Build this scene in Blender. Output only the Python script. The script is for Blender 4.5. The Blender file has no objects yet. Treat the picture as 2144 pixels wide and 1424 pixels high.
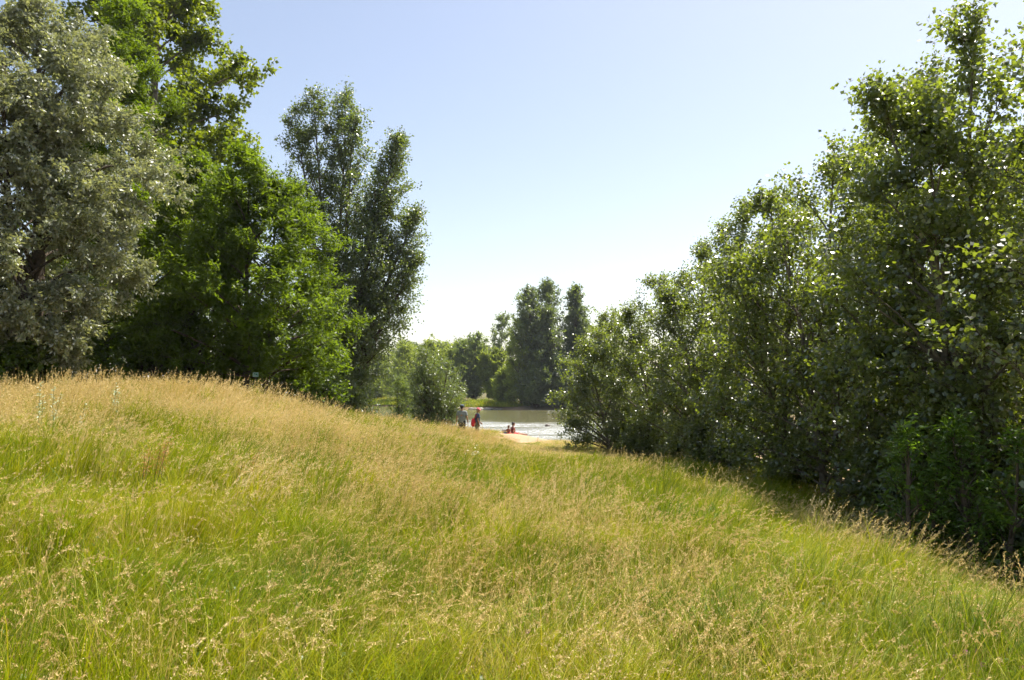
import bpy, bmesh, math, random
import numpy as np
from mathutils import Vector, Matrix

R = math.radians
SC = bpy.context.scene
COL = SC.collection
random.seed(11)

# ------------------------------------------------------------------ camera
EYE = 1.65
FPX = 1635.0            # focal length in photo pixels (2144 wide)
cam = bpy.data.cameras.new('camera')
cam.sensor_width = 36.0
cam.lens = 36.0 * FPX / 2144.0
cam.clip_start = 0.05
cam.clip_end = 6000
camo = bpy.data.objects.new('camera', cam)
COL.objects.link(camo)
camo.location = (0, 0, EYE)
camo.rotation_euler = (R(90 + 3.95), 0, 0)
SC.camera = camo

# ------------------------------------------------------------------ sky and sun
SUN_AZ, SUN_EL = 52.0, 63.0          # azimuth from +Y towards +X
world = bpy.data.worlds.new('World')
SC.world = world
world.use_nodes = True
wn = world.node_tree
wn.nodes.clear()
w_out = wn.nodes.new('ShaderNodeOutputWorld')
w_bg = wn.nodes.new('ShaderNodeBackground')
sky = wn.nodes.new('ShaderNodeTexSky')
sky.sky_type = 'NISHITA'
sky.sun_disc = False
sky.sun_elevation = R(SUN_EL)
sky.sun_rotation = R(SUN_AZ)
sky.altitude = 100
sky.air_density = 1.0
sky.dust_density = 1.5
sky.ozone_density = 1.0
w_bg.inputs['Strength'].default_value = 0.134
w_tint = wn.nodes.new('ShaderNodeMix'); w_tint.data_type = 'RGBA'; w_tint.blend_type = 'MULTIPLY'
w_tint.inputs['Factor'].default_value = 1.0
w_tint.inputs['B'].default_value = (1.0, 0.865, 0.765, 1)      # the camera's daylight balance
wn.links.new(sky.outputs[0], w_tint.inputs['A'])
wn.links.new(w_tint.outputs['Result'], w_bg.inputs['Color'])
wn.links.new(w_bg.outputs[0], w_out.inputs['Surface'])

sun = bpy.data.lights.new('sun', 'SUN')
sun.energy = 5.0
sun.angle = R(0.53)
sun.color = (1.0, 0.95, 0.86)
suno = bpy.data.objects.new('sun', sun)
COL.objects.link(suno)
sd_ = Vector((math.sin(R(SUN_AZ)) * math.cos(R(SUN_EL)), math.cos(R(SUN_AZ)) * math.cos(R(SUN_EL)), math.sin(R(SUN_EL))))
suno.rotation_euler = sd_.to_track_quat('Z', 'Y').to_euler()
suno.location = sd_ * 60

SC.view_settings.view_transform = 'Standard'
SC.view_settings.look = 'None'
SC.view_settings.exposure = 1.0
SC.view_settings.gamma = 1.0
SC.view_settings.use_curve_mapping = False
cy = SC.cycles
cy.max_bounces = 4
cy.diffuse_bounces = 2
cy.glossy_bounces = 2
cy.transmission_bounces = 2
cy.transparent_max_bounces = 4
cy.caustics_reflective = False
cy.caustics_refractive = False
cy.sample_clamp_indirect = 4.0
cy.use_denoising = True
cy.use_adaptive_sampling = True
cy.adaptive_threshold = 0.025
cy.adaptive_min_samples = 24

# ------------------------------------------------------------------ helpers
def tag(o, label=None, cat=None, group=None, kind=None):
    if label: o['label'] = label
    if cat: o['category'] = cat
    if group: o['group'] = group
    if kind: o['kind'] = kind
    return o

def empty(name, loc, rz=0.0):
    o = bpy.data.objects.new(name, None)
    o.empty_display_size = 0.2
    o.location = loc
    o.rotation_euler = (0, 0, rz)
    COL.objects.link(o)
    return o

def np_mesh(name, V, blocks, mats=None, smooth=False):
    """V (n,3); blocks: list of (faces (m,k), material index)."""
    me = bpy.data.meshes.new(name)
    V = np.asarray(V, dtype=np.float32)
    blocks = [(np.asarray(f, dtype=np.int32), mi) for f, mi in blocks if len(f)]
    nl = sum(f.size for f, _ in blocks)
    nf = sum(len(f) for f, _ in blocks)
    me.vertices.add(len(V)); me.loops.add(nl); me.polygons.add(nf)
    me.vertices.foreach_set('co', V.ravel())
    me.loops.foreach_set('vertex_index', np.concatenate([f.ravel() for f, _ in blocks]))
    tot = np.concatenate([np.full(len(f), f.shape[1], np.int32) for f, _ in blocks])
    start = np.zeros(nf, np.int32); start[1:] = np.cumsum(tot)[:-1]
    me.polygons.foreach_set('loop_start', start)
    me.polygons.foreach_set('loop_total', tot)
    me.polygons.foreach_set('material_index', np.concatenate([np.full(len(f), mi, np.int32) for f, mi in blocks]))
    if smooth:
        me.polygons.foreach_set('use_smooth', np.ones(nf, bool))
    for m in (mats or []):
        me.materials.append(m)
    me.update(calc_edges=True)
    return me

def obj(name, me, parent=None, loc=(0, 0, 0), rot=(0, 0, 0)):
    o = bpy.data.objects.new(name, me)
    COL.objects.link(o)
    o.parent = parent
    o.location = loc
    o.rotation_euler = rot
    return o

def unit(v):
    return v / np.maximum(np.linalg.norm(v, axis=-1, keepdims=True), 1e-9)

def tube(P, r, sides=6):
    """tapered tube along polyline P (k,3) with radii r (k,)"""
    P = np.asarray(P, float); r = np.asarray(r, float)
    k = len(P)
    T = np.gradient(P, axis=0); T = unit(T)
    ref = np.array([0.31, 0.95, 0.05]) if abs(T[:, 2]).mean() > 0.6 else np.array([0, 0, 1.0])
    A = unit(np.cross(T, ref)); B = np.cross(T, A)
    a = np.linspace(0, 2 * np.pi, sides, endpoint=False)
    V = P[:, None, :] + r[:, None, None] * (np.cos(a)[None, :, None] * A[:, None, :] + np.sin(a)[None, :, None] * B[:, None, :])
    V = V.reshape(-1, 3)
    i = np.arange(k - 1)[:, None] * sides; j = np.arange(sides)[None, :]; jn = (j + 1) % sides
    F = np.stack([i + j, i + jn, i + sides + jn, i + sides + j], -1).reshape(-1, 4)
    return V, F

class Acc:
    def __init__(self):
        self.V = []; self.F = {}; self.n = 0
    def add(self, V, F, mi=0):
        F = np.asarray(F) + self.n
        self.V.append(np.asarray(V)); self.n += len(V)
        self.F.setdefault((F.shape[1], mi), []).append(F)
    def mesh(self, name, mats, smooth=False):
        return np_mesh(name, np.concatenate(self.V), [(np.concatenate(f), k[1]) for k, f in self.F.items()], mats, smooth)

# ------------------------------------------------------------------ materials
def new_mat(name):
    m = bpy.data.materials.new(name)
    m.use_nodes = True
    nt = m.node_tree
    nt.nodes.clear()
    out = nt.nodes.new('ShaderNodeOutputMaterial')
    return m, nt, out

def ramp(nt, cols):
    r = nt.nodes.new('ShaderNodeValToRGB')
    el = r.color_ramp.elements
    while len(el) < len(cols): el.new(0.5)
    for e, (p, c) in zip(el, cols):
        e.position = p; e.color = (*c, 1)
    return r

def principled(nt, col=None, rough=0.6, spec=0.4):
    b = nt.nodes.new('ShaderNodeBsdfPrincipled')
    if col: b.inputs['Base Color'].default_value = (*col, 1)
    b.inputs['Roughness'].default_value = rough
    b.inputs['Specular IOR Level'].default_value = spec
    return b

def noise(nt, scale, detail=3, rough=0.6, vec=None):
    n = nt.nodes.new('ShaderNodeTexNoise')
    n.inputs['Scale'].default_value = scale
    n.inputs['Detail'].default_value = detail
    n.inputs['Roughness'].default_value = rough
    if vec: nt.links.new(vec, n.inputs['Vector'])
    return n

def simple_mat(name, col, rough=0.7, spec=0.3, var=0.25, scale=12.0, bump=0.0):
    m, nt, out = new_mat(name)
    b = principled(nt, None, rough, spec)
    tc = nt.nodes.new('ShaderNodeTexCoord')
    n = noise(nt, scale, 4, 0.6, tc.outputs['Object'])
    lo = tuple(c * (1 - var) for c in col); hi = tuple(min(1, c * (1 + var)) for c in col)
    r = ramp(nt, [(0.3, lo), (0.7, hi)])
    nt.links.new(n.outputs['Fac'], r.inputs['Fac'])
    nt.links.new(r.outputs['Color'], b.inputs['Base Color'])
    if bump:
        bp = nt.nodes.new('ShaderNodeBump'); bp.inputs['Strength'].default_value = bump; bp.inputs['Distance'].default_value = 0.02
        nt.links.new(n.outputs['Fac'], bp.inputs['Height']); nt.links.new(bp.outputs['Normal'], b.inputs['Normal'])
    nt.links.new(b.outputs[0], out.inputs['Surface'])
    return m

def leaf_mat(name, dark, mid, light, trans, tw=0.35, rough=0.42, spec=0.45, under=None, patch=0.5, coat=0.0):
    """leaf: per-leaf colour, clump-size variation, own underside colour, glossy cuticle, light passing through"""
    m, nt, out = new_mat(name)
    geo = nt.nodes.new('ShaderNodeNewGeometry')
    r = ramp(nt, [(0.0, dark), (0.55, mid), (1.0, light)])
    n = noise(nt, patch, 2, 0.5, geo.outputs['Position'])
    mix = nt.nodes.new('ShaderNodeMath'); mix.operation = 'MULTIPLY_ADD'
    nt.links.new(geo.outputs['Random Per Island'], mix.inputs[0]); mix.inputs[1].default_value = 0.62
    sub = nt.nodes.new('ShaderNodeMath'); sub.operation = 'MULTIPLY_ADD'; sub.inputs[1].default_value = 1.2; sub.inputs[2].default_value = -0.42
    nt.links.new(n.outputs['Fac'], sub.inputs[0])
    nt.links.new(sub.outputs[0], mix.inputs[2])
    nt.links.new(mix.outputs[0], r.inputs['Fac'])
    col = r.outputs['Color']
    if under:
        mx = nt.nodes.new('ShaderNodeMix'); mx.data_type = 'RGBA'
        nt.links.new(geo.outputs['Backfacing'], mx.inputs['Factor'])
        nt.links.new(col, mx.inputs['A']); mx.inputs['B'].default_value = (*under, 1)
        col = mx.outputs['Result']
    b = principled(nt, None, rough, spec)
    b.inputs['Coat Weight'].default_value = coat; b.inputs['Coat Roughness'].default_value = 0.30
    nt.links.new(col, b.inputs['Base Color'])
    t = nt.nodes.new('ShaderNodeBsdfTranslucent')
    tm = nt.nodes.new('ShaderNodeMix'); tm.data_type = 'RGBA'; tm.blend_type = 'MULTIPLY'; tm.inputs['Factor'].default_value = 0.35
    tm.inputs['A'].default_value = (*trans, 1)
    sc = nt.nodes.new('ShaderNodeMix'); sc.data_type = 'RGBA'; sc.blend_type = 'MULTIPLY'; sc.inputs['Factor'].default_value = 1
    nt.links.new(r.outputs['Color'], sc.inputs['A']); sc.inputs['B'].default_value = (9, 9, 9, 1)
    nt.links.new(sc.outputs['Result'], tm.inputs['B'])
    nt.links.new(tm.outputs['Result'], t.inputs['Color'])
    ms = nt.nodes.new('ShaderNodeMixShader'); ms.inputs['Fac'].default_value = tw
    nt.links.new(b.outputs[0], ms.inputs[1]); nt.links.new(t.outputs[0], ms.inputs[2])
    nt.links.new(ms.outputs[0], out.inputs['Surface'])
    return m

M = {}
M['bark'] = simple_mat('bark_brown', (0.09, 0.068, 0.048), 0.9, 0.2, 0.5, 9, 0.6)
M['bark_pale'] = simple_mat('bark_grey', (0.16, 0.135, 0.10), 0.9, 0.2, 0.5, 9, 0.6)
M['twig'] = simple_mat('twig', (0.085, 0.06, 0.04), 0.8, 0.2, 0.3, 5)
M['poplar'] = leaf_mat('poplar_leaf', (0.026, 0.044, 0.010), (0.050, 0.074, 0.016), (0.098, 0.122, 0.026), (0.38, 0.44, 0.03), 0.42, 0.40, 1.0, under=(0.10, 0.12, 0.065), coat=0.8)
M['poplar_far'] = leaf_mat('poplar_leaf_old', (0.036, 0.058, 0.016), (0.064, 0.092, 0.024), (0.108, 0.140, 0.034), (0.31, 0.37, 0.05), 0.38, 0.42, 0.9, under=(0.10, 0.125, 0.065), coat=0.4)
M['silver'] = leaf_mat('silver_leaf', (0.092, 0.112, 0.046), (0.155, 0.18, 0.080), (0.24, 0.26, 0.13), (0.38, 0.38, 0.14), 0.32, 0.44, 0.9, under=(0.36, 0.37, 0.30))
M['plane'] = leaf_mat('plane_leaf', (0.042, 0.072, 0.007), (0.075, 0.110, 0.010), (0.13, 0.155, 0.014), (0.34, 0.38, 0.02), 0.42, 0.40, 0.55)
M['feather'] = leaf_mat('feathery_leaf', (0.042, 0.074, 0.008), (0.068, 0.110, 0.010), (0.115, 0.160, 0.014), (0.31, 0.39, 0.02), 0.42, 0.5, 0.35)
M['under'] = leaf_mat('understorey_leaf', (0.030, 0.056, 0.008), (0.058, 0.092, 0.012), (0.105, 0.145, 0.016), (0.32, 0.42, 0.02), 0.36, 0.4, 0.45)
M['osier'] = leaf_mat('osier_leaf', (0.052, 0.080, 0.022), (0.085, 0.118, 0.034), (0.135, 0.165, 0.055), (0.34, 0.40, 0.07), 0.40, 0.40, 0.5, under=(0.17, 0.20, 0.11))
M['pale'] = leaf_mat('pale_willow_leaf', (0.085, 0.118, 0.022), (0.135, 0.170, 0.032), (0.19, 0.22, 0.045), (0.40, 0.44, 0.06), 0.45, 0.48, 0.4)
M['ash'] = leaf_mat('ash_leaf', (0.040, 0.078, 0.012), (0.070, 0.12, 0.016), (0.12, 0.18, 0.025), (0.28, 0.40, 0.03), 0.4, 0.4, 0.5)

ORD = ['first', 'second', 'third', 'fourth', 'fifth', 'sixth', 'seventh', 'eighth', 'ninth', 'tenth', 'eleventh', 'twelfth', 'thirteenth']

# ------------------------------------------------------------------ terrain
WATER_Z = -1.2
NEAR = np.array([(-200, 230), (-120, 170), (-60, 118), (-25, 80), (-12, 62.5), (-6, 56.5), (-2.0, 52.5), (0.4, 51.0), (2.6, 48.2), (4.0, 45.5), (8, 43), (11.5, 39.5), (13.2, 34), (13.6, 27), (14.5, 20), (15.5, 10), (17, -10), (22, -80), (-200, -80)], float)
FAR = np.array([(-260, 330), (-150, 270), (-60, 206), (-31, 184), (-18, 160), (-8, 146), (2, 141), (12, 138), (21, 126), (28, 105), (32, 85), (35, 60), (42, 30), (57, 0), (85, -60), (900, -60), (900, 2500), (-900, 2500), (-900, 600)], float)

def inside(poly, x, y):
    c = np.zeros(x.shape, bool)
    n = len(poly)
    for i in range(n):
        x0, y0 = poly[i]; x1, y1 = poly[(i + 1) % n]
        if y0 == y1: continue
        cond = ((y0 > y) != (y1 > y)) & (x < (x1 - x0) * (y - y0) / (y1 - y0) + x0)
        c ^= cond
    return c

def seg_dist(pts, x, y):
    d = np.full(x.shape, 1e9)
    for (x0, y0), (x1, y1) in zip(pts[:-1], pts[1:]):
        dx, dy = x1 - x0, y1 - y0
        t = np.clip(((x - x0) * dx + (y - y0) * dy) / (dx * dx + dy * dy), 0, 1)
        d = np.minimum(d, np.hypot(x - x0 - t * dx, y - y0 - t * dy))
    return d

CP = np.array([
    (0, 0, 0), (-4, 0, .22), (4, 0, -.04), (0, 5, 0), (3, 6, -.06), (-3, 5, .22), (-6, 5, .55), (0, 10, -.02), (-4, 10, .5),
    (-8, 12, .9), (-10, 17, 1.26), (-10.4, 22, 1.58), (-13, 20, 1.16), (-8.4, 24, 1.14), (-6.4, 28, .60), (-3.9, 33, .04),
    (-2.3, 37, -.55), (-2.5, 39.5, -.68), (-1.8, 40, -.72), (-3, 20, .42), (0, 15, -.06), (0, 20, -.2), (0, 28, -.55), (0, 35, -.84),
    (3, 36, -.92), (4, 30, -.8), (5, 22, -.52), (5.2, 16, -.55), (3.2, 15, -.22), (4, 10, -.28), (2.6, 8, -.06), (4.1, 6.3, -.2), (5.4, 11, -.85), (5.4, 8, -.85), (7, 9.5, -1.05), (9, 14, -1.05),
    (8, 19, -.85), (9, 24, -.95), (9, 31, -.98), (12, 20, -1.05), (6, 40, -.95), (-13, 30, 1.0), (-10, 33, .75), (-8, 40, .1), (-5, 45, -.35),
    (-5, 50, -.5), (-1, 42, -.72), (0.2, 45, -.66), (0.6, 49, -.92), (1.5, 43, -.9), (-25, 20, 1.2), (-30, 40, .9), (-20, 10, 1.2), (-12, 5, 1.0), (-60, 30, 1.2), (-60, 80, .6), (-60, -40, 1),
    (0, -30, 0), (15, -30, -.5), (-20, 60, .2), (10, 0, -.9), (7, 4, -.75), (8, 6.5, -1.05), (4.2, 3.5, -.12)], float)

def _tps_fit(cp):
    n = len(cp)
    d = np.hypot(cp[:, None, 0] - cp[None, :, 0], cp[:, None, 1] - cp[None, :, 1])
    K = np.where(d > 0, d * d * np.log(np.maximum(d, 1e-9)), 0) + np.eye(n) * 0.6
    P = np.c_[np.ones(n), cp[:, :2]]
    A = np.block([[K, P], [P.T, np.zeros((3, 3))]])
    return np.linalg.solve(A, np.r_[cp[:, 2], 0, 0, 0])
TPS = _tps_fit(CP)

def smooth(t):
    t = np.clip(t, 0, 1); return t * t * (3 - 2 * t)

def vnoise(x, y, s, seed=0):
    """cheap smooth value noise, about -1..1"""
    rg = np.random.default_rng(seed + 991)
    out = np.zeros(np.shape(x))
    for k in range(7):
        a = rg.uniform(0, 2 * np.pi); f = rg.uniform(0.6, 1.7) / s; p = rg.uniform(0, 6.28)
        a2 = rg.uniform(0, 2 * np.pi); p2 = rg.uniform(0, 6.28)
        out += np.sin((x * np.cos(a) + y * np.sin(a)) * f * 6.28 + p + 1.3 * np.sin((x * np.cos(a2) + y * np.sin(a2)) * f * 4.1 + p2))
    return out / 4.0

def shore(x, y):
    """signed distances: + on land, for the near and the far bank"""
    dn = seg_dist(NEAR[:-1], x, y); dn = np.where(inside(NEAR, x, y), dn, -dn)
    df = seg_dist(FAR[:16], x, y); df = np.where(inside(FAR, x, y), df, -df)
    return dn, df

def ground_z(x, y):
    x = np.asarray(x, float); y = np.asarray(y, float)
    shp = x.shape
    xf, yf = np.atleast_1d(x).ravel(), np.atleast_1d(y).ravel()
    xc, yc = np.clip(xf, -60, 40), np.clip(yf, -40, 90)
    z = TPS[-3] + TPS[-2] * xc + TPS[-1] * yc
    for (cx, cy_, _), w in zip(CP, TPS[:-3]):
        d2 = (xc - cx) ** 2 + (yc - cy_) ** 2
        z = z + w * np.where(d2 > 0, 0.5 * d2 * np.log(np.maximum(d2, 1e-12)), 0)
    z = np.clip(z, -1.12, 2.2)
    z += 0.03 * vnoise(xf, yf, 3.0, 1) + 0.012 * vnoise(xf, yf, 0.9, 2)
    dn, df = shore(xf, yf)
    nb = WATER_Z + (np.maximum(z, -1.05) - WATER_Z) * smooth((dn + 0.15) / 3.2)
    fz = WATER_Z + 0.5 * smooth(df / 1.5) + 0.9 * smooth((df - 2) / 9) + 3.0 * smooth((df - 60) / 500) + 0.12 * vnoise(xf, yf, 9, 3)
    bed = WATER_Z - np.minimum(0.9, 0.16 * np.minimum(-dn, -df))
    out = np.where(dn > 0, nb, np.where(df > 0, fz, bed))
    return out.reshape(shp)

def gz(x, y):
    return float(ground_z(np.array([x]), np.array([y]))[0])

def sandiness(x, y):
    dn, df = shore(x, y)
    n = vnoise(x, y, 1.3, 5)
    s = smooth((4.6 - dn + 1.1 * n) / 1.6)                         # strip along the near shore
    spit = smooth(1.6 - 1.6 * np.hypot((x - 0.30) / 2.3, (y - 44.0) / 7.4) + 0.20 * n)
    right = smooth((x - 10.5 + n) / 1.5)
    path = smooth(1.0 - np.abs(x - (3.6 - (y - 22) * 0.09) + 0.3 * n) / 0.5) * smooth((y - 20) / 3) * smooth((31 - y) / 4) * 0.8
    leftbank = smooth((-2.4 - x) / 0.8)
    s = np.maximum(s * (1 - 0.75 * leftbank), np.maximum(spit * (1 - leftbank), np.maximum(right, path)))
    far = smooth((2.3 - df + 0.6 * vnoise(x, y, 6, 8)) / 1.2)
    return np.where(dn > 0, s, np.where(df > 0, far, 1.0))

def spaced(lo, hi, c, n, k):
    u = np.linspace(-1, 1, n)
    s = np.sinh(k * u) / math.sinh(k)
    return np.where(s < 0, c + s * (c - lo), c + s * (hi - c))

gx = spaced(-1500, 1500, -1.0, 200, 6.6)
gy = spaced(-90, 2400, 18.0, 210, 5.7)
GX, GY = np.meshgrid(gx, gy)
GZ = ground_z(GX, GY)
Vg = np.stack([GX, GY, GZ], -1).reshape(-1, 3)
ny_, nx_ = GX.shape
ii = (np.arange(ny_ - 1)[:, None] * nx_ + np.arange(nx_ - 1)[None, :]).ravel()
Fg = np.stack([ii, ii + 1, ii + nx_ + 1, ii + nx_], -1)

gm, nt, out = new_mat('ground_soil_and_sand')
geo = nt.nodes.new('ShaderNodeNewGeometry')
att = nt.nodes.new('ShaderNodeAttribute'); att.attribute_name = 'sand'
n1 = noise(nt, 3.0, 6, 0.65, geo.outputs['Position'])
n2 = noise(nt, 40.0, 4, 0.7, geo.outputs['Position'])
n3 = noise(nt, 0.45, 3, 0.6, geo.outputs['Position'])
soil = ramp(nt, [(0.3, (0.055, 0.060, 0.018)), (0.5, (0.12, 0.105, 0.042)), (0.72, (0.19, 0.15, 0.075))])
nt.links.new(n1.outputs['Fac'], soil.inputs['Fac'])
sandc = ramp(nt, [(0.3, (0.25, 0.165, 0.095)), (0.55, (0.385, 0.265, 0.16)), (0.8, (0.46, 0.33, 0.215))])
ad = nt.nodes.new('ShaderNodeMath'); ad.operation = 'MULTIPLY_ADD'; ad.inputs[1].default_value = 0.55
nt.links.new(n2.outputs['Fac'], ad.inputs[0])
hf = nt.nodes.new('ShaderNodeMath'); hf.operation = 'MULTIPLY'; hf.inputs[1].default_value = 0.5
nt.links.new(n3.outputs['Fac'], hf.inputs[0]); nt.links.new(hf.outputs[0], ad.inputs[2])
nt.links.new(ad.outputs[0], sandc.inputs['Fac'])
mx = nt.nodes.new('ShaderNodeMix'); mx.data_type = 'RGBA'
nt.links.new(att.outputs['Fac'], mx.inputs['Factor']); nt.links.new(soil.outputs['Color'], mx.inputs['A']); nt.links.new(sandc.outputs['Color'], mx.inputs['B'])
b = principled(nt, None, 0.95, 0.15)
nt.links.new(mx.outputs['Result'], b.inputs['Base Color'])
bp = nt.nodes.new('ShaderNodeBump'); bp.inputs['Strength'].default_value = 0.5; bp.inputs['Distance'].default_value = 0.05
nt.links.new(n1.outputs['Fac'], bp.inputs['Height']); nt.links.new(bp.outputs['Normal'], b.inputs['Normal'])
nt.links.new(b.outputs[0], out.inputs['Surface'])
gme = np_mesh('ground', Vg, [(Fg, 0)], [gm], True)
a = gme.attributes.new('sand', 'FLOAT', 'POINT')
a.data.foreach_set('value', sandiness(GX, GY).ravel().astype(np.float32))
tag(obj('ground', gme), 'grassy river bank with sandy shore running on to the far side', kind='structure')

# ------------------------------------------------------------------ water
wx = spaced(-500, 300, 2.0, 120, 4.4)
wy = np.concatenate([np.linspace(-70, 38, 14), np.linspace(39, 90, 120), np.linspace(92, 340, 46)])
WX, WY = np.meshgrid(wx, wy)
rif = smooth((90 - WY) / 20) * smooth((WY - 38) / 6)
WZ = WATER_Z + 0.012 * vnoise(WX, WY, 2.5, 31) + rif * (0.030 * vnoise(WX, WY, 1.1, 32) + 0.02 * vnoise(WX, WY, 0.55, 33))
nyw, nxw = WX.shape
ii = (np.arange(nyw - 1)[:, None] * nxw + np.arange(nxw - 1)[None, :]).ravel()
wm, nt, out = new_mat('river_water')
geo = nt.nodes.new('ShaderNodeNewGeometry')
att = nt.nodes.new('ShaderNodeAttribute'); att.attribute_name = 'riffle'
mp = nt.nodes.new('ShaderNodeMapping'); mp.inputs['Scale'].default_value = (0.55, 1.6, 1)
nt.links.new(geo.outputs['Position'], mp.inputs['Vector'])
na = noise(nt, 1.5, 3, 0.6, mp.outputs[0])
nb_ = noise(nt, 5.0, 3, 0.65, mp.outputs[0])
nc = noise(nt, 0.16, 3, 0.6, mp.outputs[0])
h1 = nt.nodes.new('ShaderNodeMath'); h1.operation = 'MULTIPLY_ADD'
nt.links.new(nb_.outputs['Fac'], h1.inputs[0])
h0 = nt.nodes.new('ShaderNodeMath'); h0.operation = 'MULTIPLY_ADD'; h0.inputs[1].default_value = 1.1; h0.inputs[2].default_value = 0.10
nt.links.new(att.outputs['Fac'], h0.inputs[0]); nt.links.new(h0.outputs[0], h1.inputs[1]); nt.links.new(na.outputs['Fac'], h1.inputs[2])
bp = nt.nodes.new('ShaderNodeBump'); bp.inputs['Distance'].default_value = 0.10
bs = nt.nodes.new('ShaderNodeMath'); bs.operation = 'MULTIPLY_ADD'; bs.inputs[1].default_value = 0.55
nt.links.new(att.outputs['Fac'], bs.inputs[0])
bn = nt.nodes.new('ShaderNodeMath'); bn.operation = 'MULTIPLY'; bn.inputs[1].default_value = 0.34
nt.links.new(nc.outputs['Fac'], bn.inputs[0]); nt.links.new(bn.outputs[0], bs.inputs[2])
nt.links.new(bs.outputs[0], bp.inputs['Strength'])
nt.links.new(h1.outputs[0], bp.inputs['Height'])
wc = ramp(nt, [(0.3, (0.11, 0.108, 0.048)), (0.7, (0.165, 0.155, 0.075))])
nt.links.new(nc.outputs['Fac'], wc.inputs['Fac'])
foam = nt.nodes.new('ShaderNodeMath'); foam.operation = 'MULTIPLY'
fr = ramp(nt, [(0.42, (0, 0, 0)), (0.56, (1, 1, 1))])
nt.links.new(nb_.outputs['Fac'], fr.inputs['Fac'])
nt.links.new(fr.outputs['Color'], foam.inputs[0]); nt.links.new(att.outputs['Fac'], foam.inputs[1])
fm = nt.nodes.new('ShaderNodeMix'); fm.data_type = 'RGBA'
nt.links.new(foam.outputs[0], fm.inputs['Factor']); nt.links.new(wc.outputs['Color'], fm.inputs['A']); fm.inputs['B'].default_value = (0.74, 0.76, 0.75, 1)
b = principled(nt, None, 0.13, 0.5)
b.inputs['IOR'].default_value = 1.33
nt.links.new(fm.outputs['Result'], b.inputs['Base Color'])
nt.links.new(bp.outputs['Normal'], b.inputs['Normal'])
nt.links.new(b.outputs[0], out.inputs['Surface'])
wme = np_mesh('water', np.stack([WX, WY, WZ], -1).reshape(-1, 3), [(np.stack([ii, ii + 1, ii + nxw + 1, ii + nxw], -1), 0)], [wm], True)
a = wme.attributes.new('riffle', 'FLOAT', 'POINT')
rr = smooth((86 + 7 * vnoise(WX, WY, 16, 41) - WY) / 16) * smooth((WY - 40) / 3) * (0.8 + 0.45 * vnoise(WX * .4, WY, 6, 42)) * (1 - 0.7 * smooth((50.5 + 1.2 * vnoise(WX, WY, 5, 44) - WY) / 3))
a.data.foreach_set('value', np.clip(rr, 0, 1).ravel().astype(np.float32))
tag(obj('river_water', wme), 'murky olive river with a pale riffle near the sand', kind='structure')

# ------------------------------------------------------------------ trees
def bez(P0, P1, P2, s):
    s = s[:, None]
    return (1 - s) ** 2 * P0 + 2 * s * (1 - s) * P1 + s * s * P2
def bez_t(P0, P1, P2, s):
    s = s[:, None]
    return unit(2 * (1 - s) * (P1 - P0) + 2 * s * (P2 - P1))

def rand_unit(rg, n):
    return unit(rg.normal(size=(n, 3)))

def leaf_quads(rg, P, D, N, L, W, wide=0.42, fold=0.12, single=False):
    n = len(P)
    D = unit(D - N * np.sum(D * N, 1, keepdims=True)); S = np.cross(D, N)
    l = (L * rg.uniform(0.7, 1.25, n))[:, None]; w = (W * rg.uniform(0.7, 1.25, n))[:, None] * 0.5
    if single:
        V = np.stack([P + S * w, P + D * l, P - S * w], 1).reshape(-1, 3)
        return V, np.arange(n * 3).reshape(n, 3)
    f = N * w * fold * 2 * rg.uniform(-0.4, 1.6, n)[:, None]
    V = np.stack([P, P + D * l * wide + S * w + f, P + D * l, P + D * l * wide - S * w + f], 1).reshape(-1, 3)
    return V, np.arange(n * 4).reshape(n, 4)

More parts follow.
